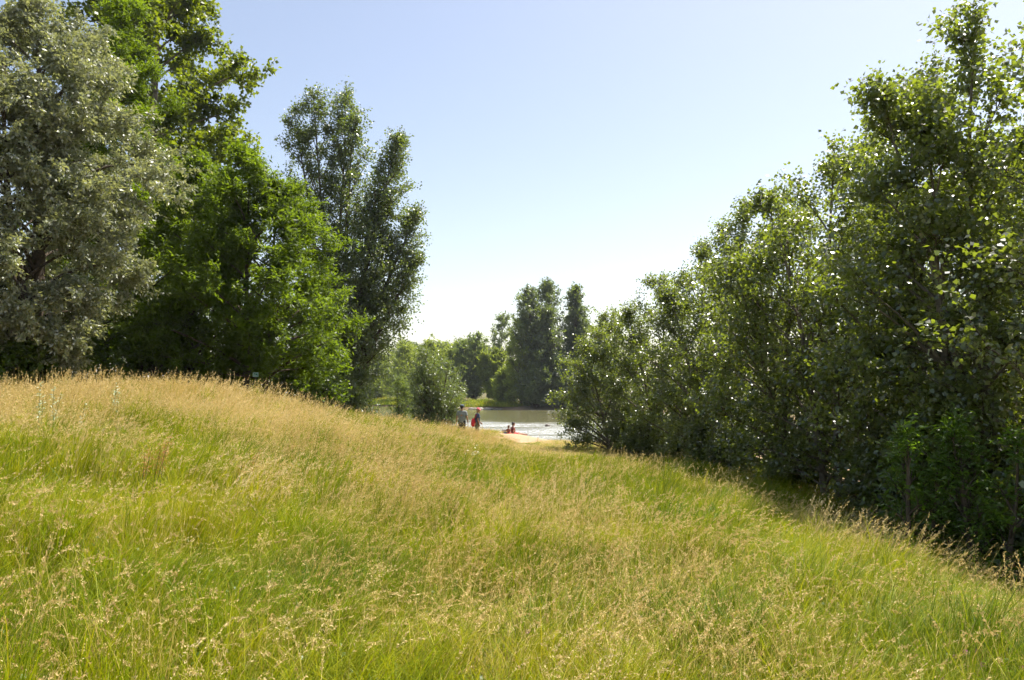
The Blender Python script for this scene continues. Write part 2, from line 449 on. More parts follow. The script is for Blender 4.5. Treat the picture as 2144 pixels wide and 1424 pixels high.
def stem_wood(rg, st):
    """one stem (trunk polyline + limbs, secondaries, twigs) -> dict"""
    base = np.array(st['base'], float); H = st['H']
    lean = np.array(st.get('lean', (0, 0)), float)
    K = 12
    t = np.linspace(0, 1, K)
    sway = st.get('sway', 0.02) * H
    P = np.stack([base[0] + lean[0] * t ** 1.25 + sway * np.sin(t * rg.uniform(3, 6) + rg.uniform(0, 6)) * t,
                  base[1] + lean[1] * t ** 1.25 + sway * np.sin(t * rg.uniform(3, 6) + rg.uniform(0, 6)) * t,
                  base[2] - 0.15 + (H + 0.15) * t], -1)
    r0 = st.get('r0', H * 0.014)
    rad = r0 * (1 - t) ** 0.85 + 0.006
    rad[0] *= 1.35
    def trunk_at(z):
        z = np.clip(z, P[0, 2], P[-1, 2])
        return np.stack([np.interp(z, P[:, 2], P[:, 0]), np.interp(z, P[:, 2], P[:, 1]), z], -1)
    n1 = st['n1']
    cb = st.get('cb', 0.2)
    prof = st['prof']
    u = (np.arange(n1) + rg.uniform(0.1, 0.9, n1)) / n1
    Rm = st['R'] * np.interp(u, [p[0] for p in prof], [p[1] for p in prof])
    az = np.arange(n1) * 2.39996 + rg.uniform(-0.5, 0.5, n1) + rg.uniform(0, 6)
    lob = rg.uniform(st.get('lo', 0.72), 1.1, n1)
    er = Rm * lob
    ez = base[2] + H * (cb + (1 - cb) * u)
    el = np.radians(np.interp(u, [0, 1], st.get('el', (20, 60))) + rg.uniform(-10, 10, n1))
    sz = np.maximum(ez - er * np.tan(el), base[2] + H * st.get('cb0', cb * 0.8))
    P0 = trunk_at(sz)
    C = trunk_at(ez)
    P2 = np.stack([C[:, 0] + er * np.cos(az) * st.get('sx', 1.0), C[:, 1] + er * np.sin(az) * st.get('sy', 1.0), ez], -1)
    mid = (P0 + P2) / 2
    P1 = mid + np.stack([np.zeros(n1), np.zeros(n1), (st.get('arch', 0.1)) * np.linalg.norm(P2 - P0, axis=1)], -1) + rg.normal(size=(n1, 3)) * 0.05 * er[:, None]
    LL = np.linalg.norm(P2 - P0, axis=1)
    lr = np.minimum(np.interp(P0[:, 2], P[:, 2], rad) * 0.62, 0.012 + 0.016 * LL)
    # secondaries
    n2 = st['n2']
    k = np.repeat(np.arange(n1), n2)
    s = rg.uniform(st.get('s0', 0.25), 1.0, n1 * n2) ** 0.75
    O2 = bez(P0[k], P1[k], P2[k], s); T2 = bez_t(P0[k], P1[k], P2[k], s)
    D2 = unit(T2 * 0.75 + rand_unit(rg, len(k)) * st.get('spread', 0.85) + np.array([0, 0, st.get('up', 0.25)]))
    l2 = st['l2'] * rg.uniform(0.5, 1.2, len(k)) * np.clip(0.45 + 0.55 * LL[k] / max(LL.mean(), 1e-3), 0.4, 1.3)
    E2 = O2 + D2 * l2[:, None]
    # leader shoot at the top
    nt_ = st.get('ntop', 6)
    if nt_:
        zt = base[2] + H * rg.uniform(0.86, 1.0, nt_)
        Ot = trunk_at(zt); Dt = unit(rand_unit(rg, nt_) * 0.45 + np.array([0, 0, 1.0]))
        O2 = np.concatenate([O2, Ot]); D2 = np.concatenate([D2, Dt]); lt = st['l2'] * rg.uniform(0.3, 0.6, nt_)
        E2 = np.concatenate([E2, Ot + Dt * lt[:, None]]); l2 = np.concatenate([l2, lt])
    # twigs
    n3 = st['n3']
    k3 = np.repeat(np.arange(len(O2)), n3)
    s3 = rg.uniform(0.12, 1.0, len(k3))
    O3 = O2[k3] + (E2 - O2)[k3] * s3[:, None]
    D3 = unit(D2[k3] * 0.7 + rand_unit(rg, len(k3)) * st.get('spread3', 0.9) + np.array([0, 0, st.get('up3', 0.1)]))
    l3 = st['l3'] * rg.uniform(0.45, 1.2, len(k3))
    E3 = O3 + D3 * l3[:, None]
    return dict(P=P, rad=rad, limb=(P0, P1, P2, lr), sec=(O2, E2), twig=(O3, E3, D3, l3))

def tree(name, label, base, stems, leaf, lm, bark='bark', seed=0, cat='tree', group=None, detail=1, cull=None):
    """stems: list of dicts in world coordinates relative to base; leaf: dict(n,L,W,...)"""
    rg = np.random.default_rng(seed)
    root = empty(name, base)
    tag(root, label, cat, group)
    crown = Acc()
    for st in stems:
        st = dict(st); st.setdefault('base', (0, 0, 0))
        w = stem_wood(rg, st)
        acc = Acc()
        V, F = tube(w['P'], w['rad'], 8 if detail else 5); acc.add(V, F)
        P0, P1, P2, lr = w['limb']
        ss = np.linspace(0, 1, 6 if detail else 4)
        for i in range(len(P0)):
            pts = bez(P0[i][None], P1[i][None], P2[i][None], ss)
            V, F = tube(pts, lr[i] * (1 - ss) ** 0.7 + 0.004, 5 if detail else 3); acc.add(V, F)
        obj('trunk', acc.mesh('trunk', [M[bark]], True), root)
        # thin wood kept in the crown: secondaries and twigs as slim three-sided spikes
        for (O, E, r) in ((w['sec'][0], w['sec'][1], st.get('r2', 0.010)),) + (((w['twig'][0], w['twig'][1], 0.004),) if detail > 1 else ()):
            n = len(O)
            d = unit(E - O); s1 = unit(np.cross(d, np.array([0.3, 0.5, 0.81]))); s2 = np.cross(d, s1)
            V = np.stack([O + s1 * r, O - 0.5 * s1 * r + 0.87 * s2 * r, O - 0.5 * s1 * r - 0.87 * s2 * r, E], 1).reshape(-1, 3)
            i4 = np.arange(n)[:, None] * 4
            F = np.concatenate([i4 + [0, 1, 3], i4 + [1, 2, 3], i4 + [2, 0, 3]])
            crown.add(V, F, 1)
        O3, E3, D3, l3 = w['twig']
        n4 = leaf['n']
        k = np.repeat(np.arange(len(O3)), n4)
        s = rg.uniform(0.05, 1.08, len(k))
        P = O3[k] + (E3 - O3)[k] * s[:, None] + rg.normal(size=(len(k), 3)) * leaf.get('jit', 0.03)
        if cull is not None:
            keep = cull(P + np.array(base), rg); P, k = P[keep], k[keep]
        N = unit(np.array([0, 0, 1.0]) * leaf.get('flat', 0.6) + rand_unit(rg, len(P)) * leaf.get('rand', 1.0))
        D = unit(D3[k] * 0.5 + rand_unit(rg, len(P)) * 0.8 + np.array([0, 0, -leaf.get('droop', 0.3)]))
        V, F = leaf_quads(rg, P, D, N, leaf['L'], leaf['W'], leaf.get('wide', 0.42), leaf.get('fold', 0.15), leaf.get('single', False))
        crown.add(V, F, 0)
    o = obj('crown', crown.mesh('crown', [M[lm], M['twig']]), root)
    o['kind'] = 'stuff'
    return root

def at(px, py, D):
    """photo pixel and forward distance -> world point"""
    return ((px - 1072) / FPX * D, D, EYE + (825 - py) * D / FPX)

POP = [(0, .55), (.12, .85), (.35, 1.0), (.6, .78), (.82, .45), (1, .10)]
SHR = [(0, .75), (.2, 1.0), (.5, .95), (.8, .6), (1, .2)]
SPIRE = [(0, .5), (.2, .9), (.45, 1.0), (.7, .75), (.9, .4), (1, .12)]
DOME = [(0, .55), (.25, .95), (.55, 1.0), (.8, .75), (1, .3)]
CONE = [(0, .9), (.15, 1.0), (.5, .75), (.8, .42), (1, .08)]

# -- young poplars along the right
right = [
    # px, D, top_py, half width m, label
    (1284, 35.0, 662, 2.4, 'low bushy poplar at the river end of the right-hand row', 2),
    (1385, 32.0, 588, 2.6, 'second poplar of the right-hand row counted from the water', 2),
    (1478, 28.0, 528, 2.4, 'third poplar of the right-hand row counted from the water', 2),
    (1548, 24.5, 445, 2.3, 'fourth poplar of the right-hand row counted from the water, slim top', 2),
    (1640, 20.0, 432, 2.1, 'fifth poplar of the right-hand row, its forked stem leaning toward the water', 2),
    (1748, 17.2, 310, 2.2, 'sixth poplar of the right-hand row counted from the water', 3),
    (1918, 14.6, 165, 1.9, 'second tallest poplar of the right-hand row, pointed top below the frame edge', 3),
    (2070, 12.6, 15, 1.8, 'tallest poplar of the right-hand row, topping out at the frame edge', 3),
    (2290, 11.0, -20, 2.2, 'nearest poplar of the right-hand row, cut by the right frame edge', 3),
    (1470, 30.5, 560, 2.2, 'poplar filling in behind the third of the right-hand row', 2),
    (1690, 23.0, 405, 2.3, 'poplar filling in behind the fifth and sixth of the right-hand row', 2),
    (1830, 19.5, 275, 2.3, 'poplar filling in behind the second tallest of the right-hand row', 2),
    (1985, 17.0, 130, 2.3, 'poplar filling in behind the tallest of the right-hand row', 2),
]
for i, (px, D, top, hw, lab, ns) in enumerate(right):
    X = (px - 1072) / FPX * D
    z0 = gz(X, D)
    H = EYE + (825 - top) * D / FPX - z0
    rg = np.random.default_rng(100 + i)
    stems = []
    for q in range(ns):
        a_ = rg.uniform(0, 6.28); off = 0 if q == 0 else rg.uniform(0.9, 1.4)
        hh = H if q == 0 else H * rg.uniform(0.74, 0.9)
        lx = 0 if q == 0 else math.cos(a_) * hw * 0.5
        if i == 4: lx -= 0.9 * (q == 1)
        stems.append(dict(base=(math.cos(a_) * off * 0.25, math.sin(a_) * off * 0.25, 0), H=hh, lean=(lx, 0 if q == 0 else math.sin(a_) * hw * 0.5),
                          R=hw * (0.95 if q == 0 else 0.8), prof=SHR if i == 0 else POP, n1=22 if ns == 2 else 17, n2=8, n3=10, l2=0.85, l3=0.38,
                          cb=0.05 if i < 4 else 0.09, cb0=0.02 if i < 4 else 0.05, el=(25, 62), up=0.35, spread=0.75, r0=0.05 + 0.004 * H, sway=0.025))
    tree('poplar_tree', lab, (X, D, z0), stems, dict(n=8 if i < 4 or i in (6, 7) else 6, L=0.080, W=0.078, wide=0.36, flat=0.75, rand=0.9, droop=0.45, jit=0.05),
         'poplar', 'bark_pale', 200 + i, group='young poplars in the right-hand row', detail=1)

# -- left group
SW = dict(n=12, L=0.145, W=0.070, wide=0.45, flat=0.55, rand=1.0, droop=0.45, jit=0.04)
WP = [(0, .50), (.15, .82), (.38, 1.0), (.6, .95), (.8, .70), (.93, .40), (1, .18)]
base = (-15.7, 25.5, gz(-15.7, 25.5))
tree('silver_willow_tree', 'big round grey-green silvery willow bulging in from the left frame edge', base,
     [dict(H=13.2, R=3.75, prof=WP, n1=46, n2=13, n3=17, l2=1.25, l3=0.42, cb=0.17, cb0=0.12, el=(0, 48), up=-0.05, up3=-0.3, arch=0.32, lo=0.62, r0=0.30, sway=0.02, spread=0.8, ntop=8, s0=0.5),
      dict(base=(.3, -.5, 0), H=10.5, lean=(.2, -2.2), R=2.6, prof=WP, n1=24, n2=11, n3=14, l2=1.1, l3=0.42, cb=0.14, cb0=0.12, el=(0, 45), up=-0.05, up3=-0.35, arch=0.3, lo=0.5, r0=0.2, sway=0.03, spread=0.8, ntop=6, s0=0.4),
      dict(base=(-.4, -.4, 0), H=9.8, lean=(-1.3, -1.9), R=2.7, prof=WP, n1=22, n2=11, n3=12, l2=1.1, l3=0.42, cb=0.12, cb0=0.12, el=(0, 45), up=-0.05, up3=-0.35, arch=0.3, lo=0.4, r0=0.18, sway=0.03, spread=0.8, ntop=6, s0=0.3)],
     SW, 'silver', 'bark', 301, cull=lambda P, rg: (P[:, 0] > -18.6) | (rg.uniform(size=len(P)) < 0.25))

base = (-20.2, 42.0, gz(-20.2, 42.0))
tree('plane_tree', 'tall yellow-green broadleaf tree behind the silvery willow, top out of frame', base,
     [dict(H=26.5, R=5.9, prof=[(0, .6), (.2, .9), (.45, 1.0), (.65, .88), (.8, .55), (1, .3)], n1=72, n2=11, n3=11, l2=1.6, l3=0.65, cb=0.14, el=(15, 50), lo=0.68, r0=0.42, arch=0.15, spread=0.8, up=0.15, ntop=8)],
     dict(n=10, L=0.23, W=0.20, wide=0.42, flat=0.7, rand=0.9, droop=0.3, jit=0.08), 'plane', 'bark_pale', 302)

FE = dict(n=12, L=0.20, W=0.060, wide=0.4, flat=0.75, rand=0.8, droop=0.12, jit=0.05)
def feathery(lab, px, D, top, Rr, seed, n1, cb, trunks=1, prof=CONE):
    X = (px - 1072) / FPX * D
    z0 = gz(X, D)
    H = EYE + (825 - top) * D / FPX - z0
    stems = []
    for q in range(trunks):
        stems.append(dict(base=(0.62 * q, 0.3 * q, 0), H=H * (1 - 0.1 * q), lean=(0.5 * q, 0), R=Rr, prof=prof, n1=n1, n2=9, n3=11, l2=0.95, l3=0.5, cb=cb, cb0=cb * 0.9, el=(12, 48), up=0.15, up3=0.1, spread=0.9, arch=0.06, r0=0.13, lo=0.6, sway=0.012))
    tree('feathery_tree', lab, (X, D, z0), stems, FE, 'feather', 'bark', seed, group='bright feathery-leaved trees')
feathery('tall narrow bright-green feathery tree wedged between silvery willow and yellow-green tree', 222, 33.0, -10, 4.0, 311, 50, 0.12)
feathery('bright-green feathery tree with two dark trunks beside the poplars', 515, 30.5, 325, 3.5, 312, 32, 0.16, 2, [(0, .75), (.2, 1.0), (.45, .95), (.7, .68), (.9, .35), (1, .1)])
feathery('shorter feathery tree tucked left of the two-trunk one', 395, 32.5, 335, 3.3, 313, 40, 0.14)

PL = dict(n=6, L=0.12, W=0.11, wide=0.36, flat=0.55, rand=1.0, droop=0.5, jit=0.07)
X, Y = (692 - 1072) / FPX * 44, 44.0
z0 = gz(X, Y)
st = []
for (tx, ty, rr_, n) in ((608, 222, 1.15, 20), (652, 178, 1.35, 24), (706, 170, 1.45, 26), (742, 232, 1.25, 20)):
    topx = (tx - 1072) / FPX * 44 - X
    H = EYE + (825 - ty) * 44 / FPX - z0
    st.append(dict(base=(topx * 0.08, 0, 0), H=H, lean=(topx * 0.9, random.uniform(-1, 1)), R=rr_, prof=[(0, .5), (.3, .95), (.6, 1.0), (.85, .7), (1, .15)], n1=int(n * 1.6), n2=7, n3=8, l2=0.95, l3=0.5, cb=0.22, cb0=0.15, el=(45, 68), up=0.45, r0=0.17, lo=0.5, sway=0.012))
tree('black_poplar_tree', 'tall dark poplar with several upright tops left of the leaning one', (X, Y, z0), st, PL, 'poplar_far', 'bark_pale', 321, group='tall dark poplars by the river')
X, Y = (712 - 1072) / FPX * 43, 43.0
z0 = gz(X, Y)
st = []
for (tx, ty, rr_, n, cb) in ((828, 283, 1.85, 36, .24), (866, 440, 1.6, 24, .22), (796, 400, 1.45, 22, .2), (878, 540, 1.5, 18, .16)):
    topx = (tx - 1072) / FPX * 43 - X
    H = EYE + (825 - ty) * 43 / FPX - z0
    st.append(dict(base=(0, 0, 0), H=H, lean=(topx, random.uniform(-.6, .6)), R=rr_, prof=[(0, .75), (.2, 1.0), (.45, .92), (.7, .6), (.9, .28), (1, .06)], n1=int(n * 1.6), n2=7, n3=8, l2=1.0, l3=0.52, cb=cb, cb0=0.14, el=(30, 62), up=0.3, r0=0.2, lo=0.5, sway=0.012))
tree('black_poplar_tree', 'dark poplar leaning right toward the river, lower top than its neighbour', (X, Y, z0), st, PL, 'poplar_far', 'bark', 322, group='tall dark poplars by the river')

# understorey
def shrub(name, lab, px, D, top, hw, seed, lm, leaf, n1=16, group=None, cb=0.05, nst=3, X=None, cat='shrub', el=(25, 65), n2=7, l2=0.6, l3=0.35):
    X = (px - 1072) / FPX * D if X is None else X
    z0 = gz(X, D)
    H = EYE + (825 - top) * D / FPX - z0
    rg = np.random.default_rng(seed)
    st = []
    for q in range(nst):
        a_ = rg.uniform(0, 6.28) + q * 2.1
        st.append(dict(base=(0.15 * math.cos(a_), 0.15 * math.sin(a_), 0), H=H * (1 if q == 0 else rg.uniform(.7, .95)), lean=(math.cos(a_) * hw * .55, math.sin(a_) * hw * .55),
                       R=hw * 0.7, prof=SHR, n1=n1, n2=max(4, n2 - 2), n3=6, l2=l2, l3=l3, cb=cb, cb0=0.03, el=el, up=0.3, r0=0.03 + 0.007 * H, sway=0.03))
    return tree(name, lab, (X, D, z0), st, leaf, lm, 'bark', seed, cat=cat, group=group)

UL = dict(n=7, L=0.14, W=0.115, wide=0.42, flat=0.8, rand=0.8, droop=0.3, jit=0.05)
shrub('understorey_shrub', 'broadleaf sapling glowing yellow-green left of the two dark trunks', 432, 34.0, 585, 1.9, 331, 'under', UL, 18, 'shrubs under the left-hand trees', l2=0.9)
shrub('understorey_shrub', 'dark leafy shrub in the shade right of the silvery willow trunk', 300, 31.0, 600, 1.9, 332, 'under', UL, 18, 'shrubs under the left-hand trees', l2=0.9)
shrub('understorey_shrub', 'low dark shrub at the left frame edge behind the grass crest', 25, 24.5, 735, 1.3, 333, 'under', UL, 14, 'shrubs under the left-hand trees')
shrub('understorey_shrub', 'shaded shrub deep behind the silvery willow trunk', 150, 33.0, 640, 2.2, 334, 'under', UL, 18, 'shrubs under the left-hand trees', l2=0.9)
shrub('understorey_shrub', 'dark bush at the foot of the leaning poplar', 732, 41.5, 780, 1.2, 335, 'poplar_far', dict(PL, L=.1, W=.09), 16, 'shrubs under the left-hand trees')
shrub('understorey_shrub', 'dark bush between the two-trunk feathery tree and the poplars', 650, 37.0, 735, 1.7, 336, 'under', UL, 16, 'shrubs under the left-hand trees', l2=0.8)
shrub('understorey_shrub', 'shaded thicket at the left frame edge behind the silvery willow', 20, 36.0, 560, 2.8, 338, 'under', UL, 20, 'shrubs under the left-hand trees', l2=1.0)
shrub('understorey_shrub', 'dim shrub behind the two dark trunks', 560, 37.0, 640, 2.3, 337, 'under', UL, 18, 'shrubs under the left-hand trees', l2=0.9)

OS = dict(n=9, L=0.17, W=0.045, wide=0.45, flat=0.45, rand=1.0, droop=0.2, jit=0.05)
shrub('osier_willow', 'bushy green willow on the bank beside the man in the grey shirt', 922, 49.0, 742, 2.0, 341, 'poplar_far', OS, 14, 'willows on the near bank', nst=7, el=(50, 75), n2=6, l2=0.8, l3=.45)
shrub('osier_willow', 'pale thin willow at the water left of the bushy green one', 842, 52.0, 800, 0.45, 342, 'osier', OS, 6, 'willows on the near bank', nst=3, el=(40, 70), n2=5, l2=0.7, l3=.45)

# shrubs and sapling on the right
AL = dict(n=4, L=0.10, W=0.034, wide=0.45, flat=0.9, rand=0.7, droop=0.1, jit=0.03)
shrub('ash_sapling', 'bright green long-leaved sapling in front of the dark poplar stems', 1900, 10.6, 905, 0.42, 351, 'ash', AL, 8, 'saplings at the foot of the right-hand poplars', nst=3, l2=0.3, l3=0.22, cat='sapling')
shrub('ash_sapling', 'darker long-leaved sapling near the right frame edge', 2050, 9.9, 890, 0.5, 352, 'ash', AL, 9, 'saplings at the foot of the right-hand poplars', nst=3, l2=0.3, l3=0.22, cat='sapling')
for i, (px, D, top, hw, lab) in enumerate((
        (1330, 32.0, 870, 1.3, 'low shrub under the second and third poplars of the right-hand row'),
        (1500, 24.0, 905, 0.9, 'low shrub at the foot of the fourth poplar of the right-hand row'),
        (1650, 20.0, 930, 0.8, 'leafy low shrub beside the forked leaning stem'),
        (1860, 14.5, 930, 1.2, 'shaded low shrub behind the bright long-leaved sapling'),
        (2030, 12.2, 960, 1.1, 'shaded low shrub in front of the tallest poplar'),
        (2170, 10.2, 970, 1.0, 'shaded low shrub at the right frame edge'))):
    shrub('understorey_shrub', lab, px, D, top, hw, 360 + i, 'poplar', dict(n=7, L=0.085, W=0.075, wide=.4, flat=.7, rand=.9, droop=.3, jit=.04), 14, 'low shrubs under the right-hand poplars', l2=0.45, l3=0.3)

# -- far bank
FL = dict(n=6, L=0.60, W=0.26, single=True, flat=0.3, rand=1.0, droop=0.1, jit=0.12)
def far_tree(name, lab, px, D, top, hw, seed, lm, prof, n1=30, el=(45, 70), group='trees on the far bank', cb=0.06, nst=1, leaf=FL):
    X = (px - 1072) / FPX * D
    z0 = gz(X, D)
    H = EYE + (825 - top) * D / FPX - z0
    rg = np.random.default_rng(seed)
    st = []
    for q in range(nst):
        a_ = q * 2.4 + rg.uniform(0, 6)
        st.append(dict(base=(0.3 * math.cos(a_) * q, 0.3 * math.sin(a_) * q, 0), H=H * (1 if q == 0 else rg.uniform(.75, .93)), lean=(0, 0) if q == 0 else (math.cos(a_) * hw * .6, math.sin(a_) * hw * .6),
                       R=hw * (1 if nst == 1 else .75), prof=prof, n1=int(n1 * 1.2), n2=5, n3=6, l2=max(.9, hw * 0.34), l3=max(.6, hw * 0.22), cb=cb, cb0=0.02, el=el, up=0.7, up3=.5, r0=0.012 * H, lo=0.4, r2=0.03))
    return tree(name, lab, (X, D, z0), st, leaf, lm, 'bark', seed, group=group, detail=0)
far_tree('far_poplar_tree', 'tallest dark poplar on the far bank, broad pointed top', 1142, 147, 598, 6.0, 401, 'poplar_far', SPIRE, 46, nst=3)
far_tree('far_poplar_tree', 'slim dark poplar on the far bank right of the tallest one', 1203, 149, 606, 4.6, 402, 'poplar_far', SPIRE, 46, nst=2)
far_tree('far_poplar_tree', 'greener poplar left of the tallest on the far bank', 1092, 146, 672, 4.6, 403, 'pale', SPIRE, 44)
far_tree('far_grey_tree', 'thin grey-green tree standing up behind the far bank', 1052, 190, 664, 4.5, 404, 'osier', DOME, 26, el=(25, 60))
far_tree('far_willow_tree', 'dark-stemmed willow above the bright grass of the far bank', 996, 164, 708, 4.8, 405, 'osier', DOME, 26, nst=3)
far_tree('far_willow_tree', 'pale willow between the dark-stemmed willow and the far poplars', 1040, 160, 738, 3.8, 406, 'pale', DOME, 28, nst=2)
far_tree('far_willow_tree', 'low pale willow at the water below the greener far poplar', 1064, 150, 778, 2.8, 407, 'pale', SHR, 26, nst=2)
far_tree('far_willow_tree', 'green willow behind the shrub, left of the dark-stemmed willow', 952, 168, 727, 5.0, 408, 'pale', DOME, 28, nst=2)
far_tree('far_willow_tree', 'pale green willow seen above the bushy near-bank willow', 900, 170, 724, 5.2, 409, 'pale', DOME, 28, nst=2)
far_tree('far_willow_tree', 'pale green willow left of the near-bank willows', 846, 186, 728, 6.0, 410, 'pale', DOME, 28, nst=2)
far_tree('far_willow_tree', 'bright willow by the water seen under the leaning poplar', 792, 198, 745, 6.0, 411, 'pale', DOME, 28, nst=2)
far_tree('far_willow_tree', 'low bright bush at the left end of the visible far shore', 782, 196, 808, 3.5, 412, 'pale', SHR, 30, nst=2)
far_tree('far_willow_tree', 'green tree right of the slim far poplar, behind the poplar row', 1262, 142, 688, 4.5, 413, 'pale', DOME, 28, nst=2)
far_tree('far_willow_tree', 'dark bush at the water under the tallest far poplar', 1120, 142, 770, 3.6, 414, 'poplar_far', SHR, 26, nst=2)
far_tree('far_willow_tree', 'dark bush at the water under the slim far poplar', 1180, 141, 765, 3.8, 415, 'poplar_far', SHR, 26, nst=2)
far_tree('far_willow_tree', 'dark bush at the water beside the poplar row', 1232, 138, 765, 3.8, 416, 'poplar_far', SHR, 26, nst=2)
for i, (px, D, top, hw) in enumerate(((735, 215, 742, 8), (650, 230, 745, 9), (540, 240, 750, 9), (420, 250, 750, 10), (1330, 128, 725, 5), (1420, 118, 745, 4.5), (1520, 108, 755, 4.5), (1640, 98, 745, 4), (1750, 92, 752, 4), (2010, 80, 745, 3.5), (2110, 76, 750, 3.5), (2220, 72, 740, 3.5))):
    lab = ('far tree glimpsed between the left-hand stems, %s going left from the river' % ORD[i]) if px < 1000 else ('far tree glimpsed through the right-hand row, %s from the river gap' % ORD[i - 4])
    far_tree('far_willow_tree', lab, px, D, top, hw, 430 + i, ['pale', 'osier', 'poplar_far'][i % 3], DOME, 20, nst=1, group=['far trees hidden by the left-hand group', 'far trees hidden by the right-hand row'][px > 1000])
dl = dict(FL, L=1.2, W=0.7)
for i in range(8):
    px = 845 + i * 25
    far_tree('distant_tree', '%s tree from the left in the low distant line closing the river view' % ORD[i], px, 300 + 14 * (i % 3), 729 + 4 * ((i * 7) % 3), 9.5, 460 + i, ['pale', 'osier', 'poplar_far'][(i * 2) % 3], DOME, 22, el=(20, 55), group='distant tree line', leaf=dl)

# ------------------------------------------------------------------ grass
def grass_mat(name, cols, trans, tw, rough=0.55, patch=0.35):
    m, nt, out = new_mat(name)
    geo = nt.nodes.new('ShaderNodeNewGeometry')
    oi = nt.nodes.new('ShaderNodeObjectInfo')
    r = ramp(nt, cols)
    n = noise(nt, patch, 4, 0.65, geo.outputs['Position'])
    a1 = nt.nodes.new('ShaderNodeMath'); a1.operation = 'MULTIPLY_ADD'; a1.inputs[1].default_value = 0.52
    a2 = nt.nodes.new('ShaderNodeMath'); a2.operation = 'MULTIPLY_ADD'; a2.inputs[1].default_value = 0.28
    a3 = nt.nodes.new('ShaderNodeMath'); a3.operation = 'MULTIPLY_ADD'; a3.inputs[1].default_value = 1.5; a3.inputs[2].default_value = -0.70
    nt.links.new(n.outputs['Fac'], a3.inputs[0])
    nt.links.new(oi.outputs['Random'], a2.inputs[0]); nt.links.new(a3.outputs[0], a2.inputs[2])
    nt.links.new(geo.outputs['Random Per Island'], a1.inputs[0]); nt.links.new(a2.outputs[0], a1.inputs[2])
    nt.links.new(a1.outputs[0], r.inputs['Fac'])
    b = principled(nt, None, rough, 0.16)
    nt.links.new(r.outputs['Color'], b.inputs['Base Color'])
    t = nt.nodes.new('ShaderNodeBsdfTranslucent')
    tm = nt.nodes.new('ShaderNodeMix'); tm.data_type = 'RGBA'; tm.blend_type = 'MULTIPLY'; tm.inputs['Factor'].default_value = 1.0
    nt.links.new(r.outputs['Color'], tm.inputs['A']); tm.inputs['B'].default_value = (*trans, 1)
    nt.links.new(tm.outputs['Result'], t.inputs['Color'])
    ms = nt.nodes.new('ShaderNodeMixShader'); ms.inputs['Fac'].default_value = tw
    nt.links.new(b.outputs[0], ms.inputs[1]); nt.links.new(t.outputs[0], ms.inputs[2])
    nt.links.new(ms.outputs[0], out.inputs['Surface'])
    return m
M['grass'] = grass_mat('grass_green', [(0.0, (0.060, 0.120, 0.006)), (0.35, (0.160, 0.215, 0.008)), (0.7, (0.31, 0.315, 0.012)), (1.0, (0.46, 0.38, 0.04))], (1.5, 1.5, 0.6), 0.36)
M['straw'] = grass_mat('grass_straw', [(0.0, (0.42, 0.33, 0.06)), (0.4, (0.58, 0.45, 0.13)), (0.75, (0.68, 0.53, 0.20)), (1.0, (0.74, 0.61, 0.30))], (1.2, 1.15, 1.0), 0.30)
M['seed'] = grass_mat('grass_seed_head', [(0.0, (0.46, 0.33, 0.11)), (0.4, (0.62, 0.475, 0.19)), (0.75, (0.71, 0.57, 0.28)), (1.0, (0.78, 0.66, 0.42))], (1.2, 1.1, 1.0), 0.30)
M['rust'] = grass_mat('grass_rust', [(0.0, (0.20, 0.10, 0.03)), (0.5, (0.33, 0.18, 0.06)), (1.0, (0.45, 0.28, 0.11))], (1.3, 1.1, 0.9), 0.3)

def blades(acc, rg, n, rad, az, L, W, bend, lean, segs, mi, gauss=False):
    """n curved ribbons at once; returns their centre lines (n, segs+1, 3)"""
    if gauss: o = rg.normal(size=(n, 2)) * rad * 0.5
    else:
        r_ = rad * np.sqrt(rg.uniform(size=n)); a_ = rg.uniform(0, 6.283, n); o = np.stack([r_ * np.cos(a_), r_ * np.sin(a_)], -1)
    t = np.linspace(0, 1, segs + 1)[None, :]
    ang = lean[:, None] + bend[:, None] * t ** 1.3
    st = L[:, None] / segs
    h = np.concatenate([np.zeros((n, 1)), np.cumsum(np.sin(ang) * st, 1)[:, :-1]], 1)
    z = np.concatenate([np.zeros((n, 1)), np.cumsum(np.cos(ang) * st, 1)[:, :-1]], 1) - 0.02
    C = np.stack([o[:, :1] + h * np.cos(az)[:, None], o[:, 1:] + h * np.sin(az)[:, None], z], -1)
    sa = az + np.pi / 2 + rg.uniform(-0.9, 0.9, n)
    S = np.stack([np.cos(sa), np.sin(sa), np.zeros(n)], -1)[:, None, :]
    w = (W[:, None] * (1 - 0.9 * t ** 2) * 0.5)[..., None]
    V = np.concatenate([(C - S * w)[:, :-1], (C + S * w)[:, :-1], C[:, -1:]], 1)      # n, 2*segs+1
    k = 2 * segs + 1
    b0 = (np.arange(n) * k)[:, None]
    base = acc.n
    tri = b0 + np.array([[segs - 1, 2 * segs - 1, 2 * segs]])
    acc.add(V.reshape(-1, 3), tri, mi)
    if segs > 1:
        i = np.arange(segs - 1)
        q = np.stack([i, i + segs, i + segs + 1, i + 1], -1)
        acc.F.setdefault((4, mi), []).append((b0[:, :, None] + q[None]).reshape(-1, 4) + base)
    return C

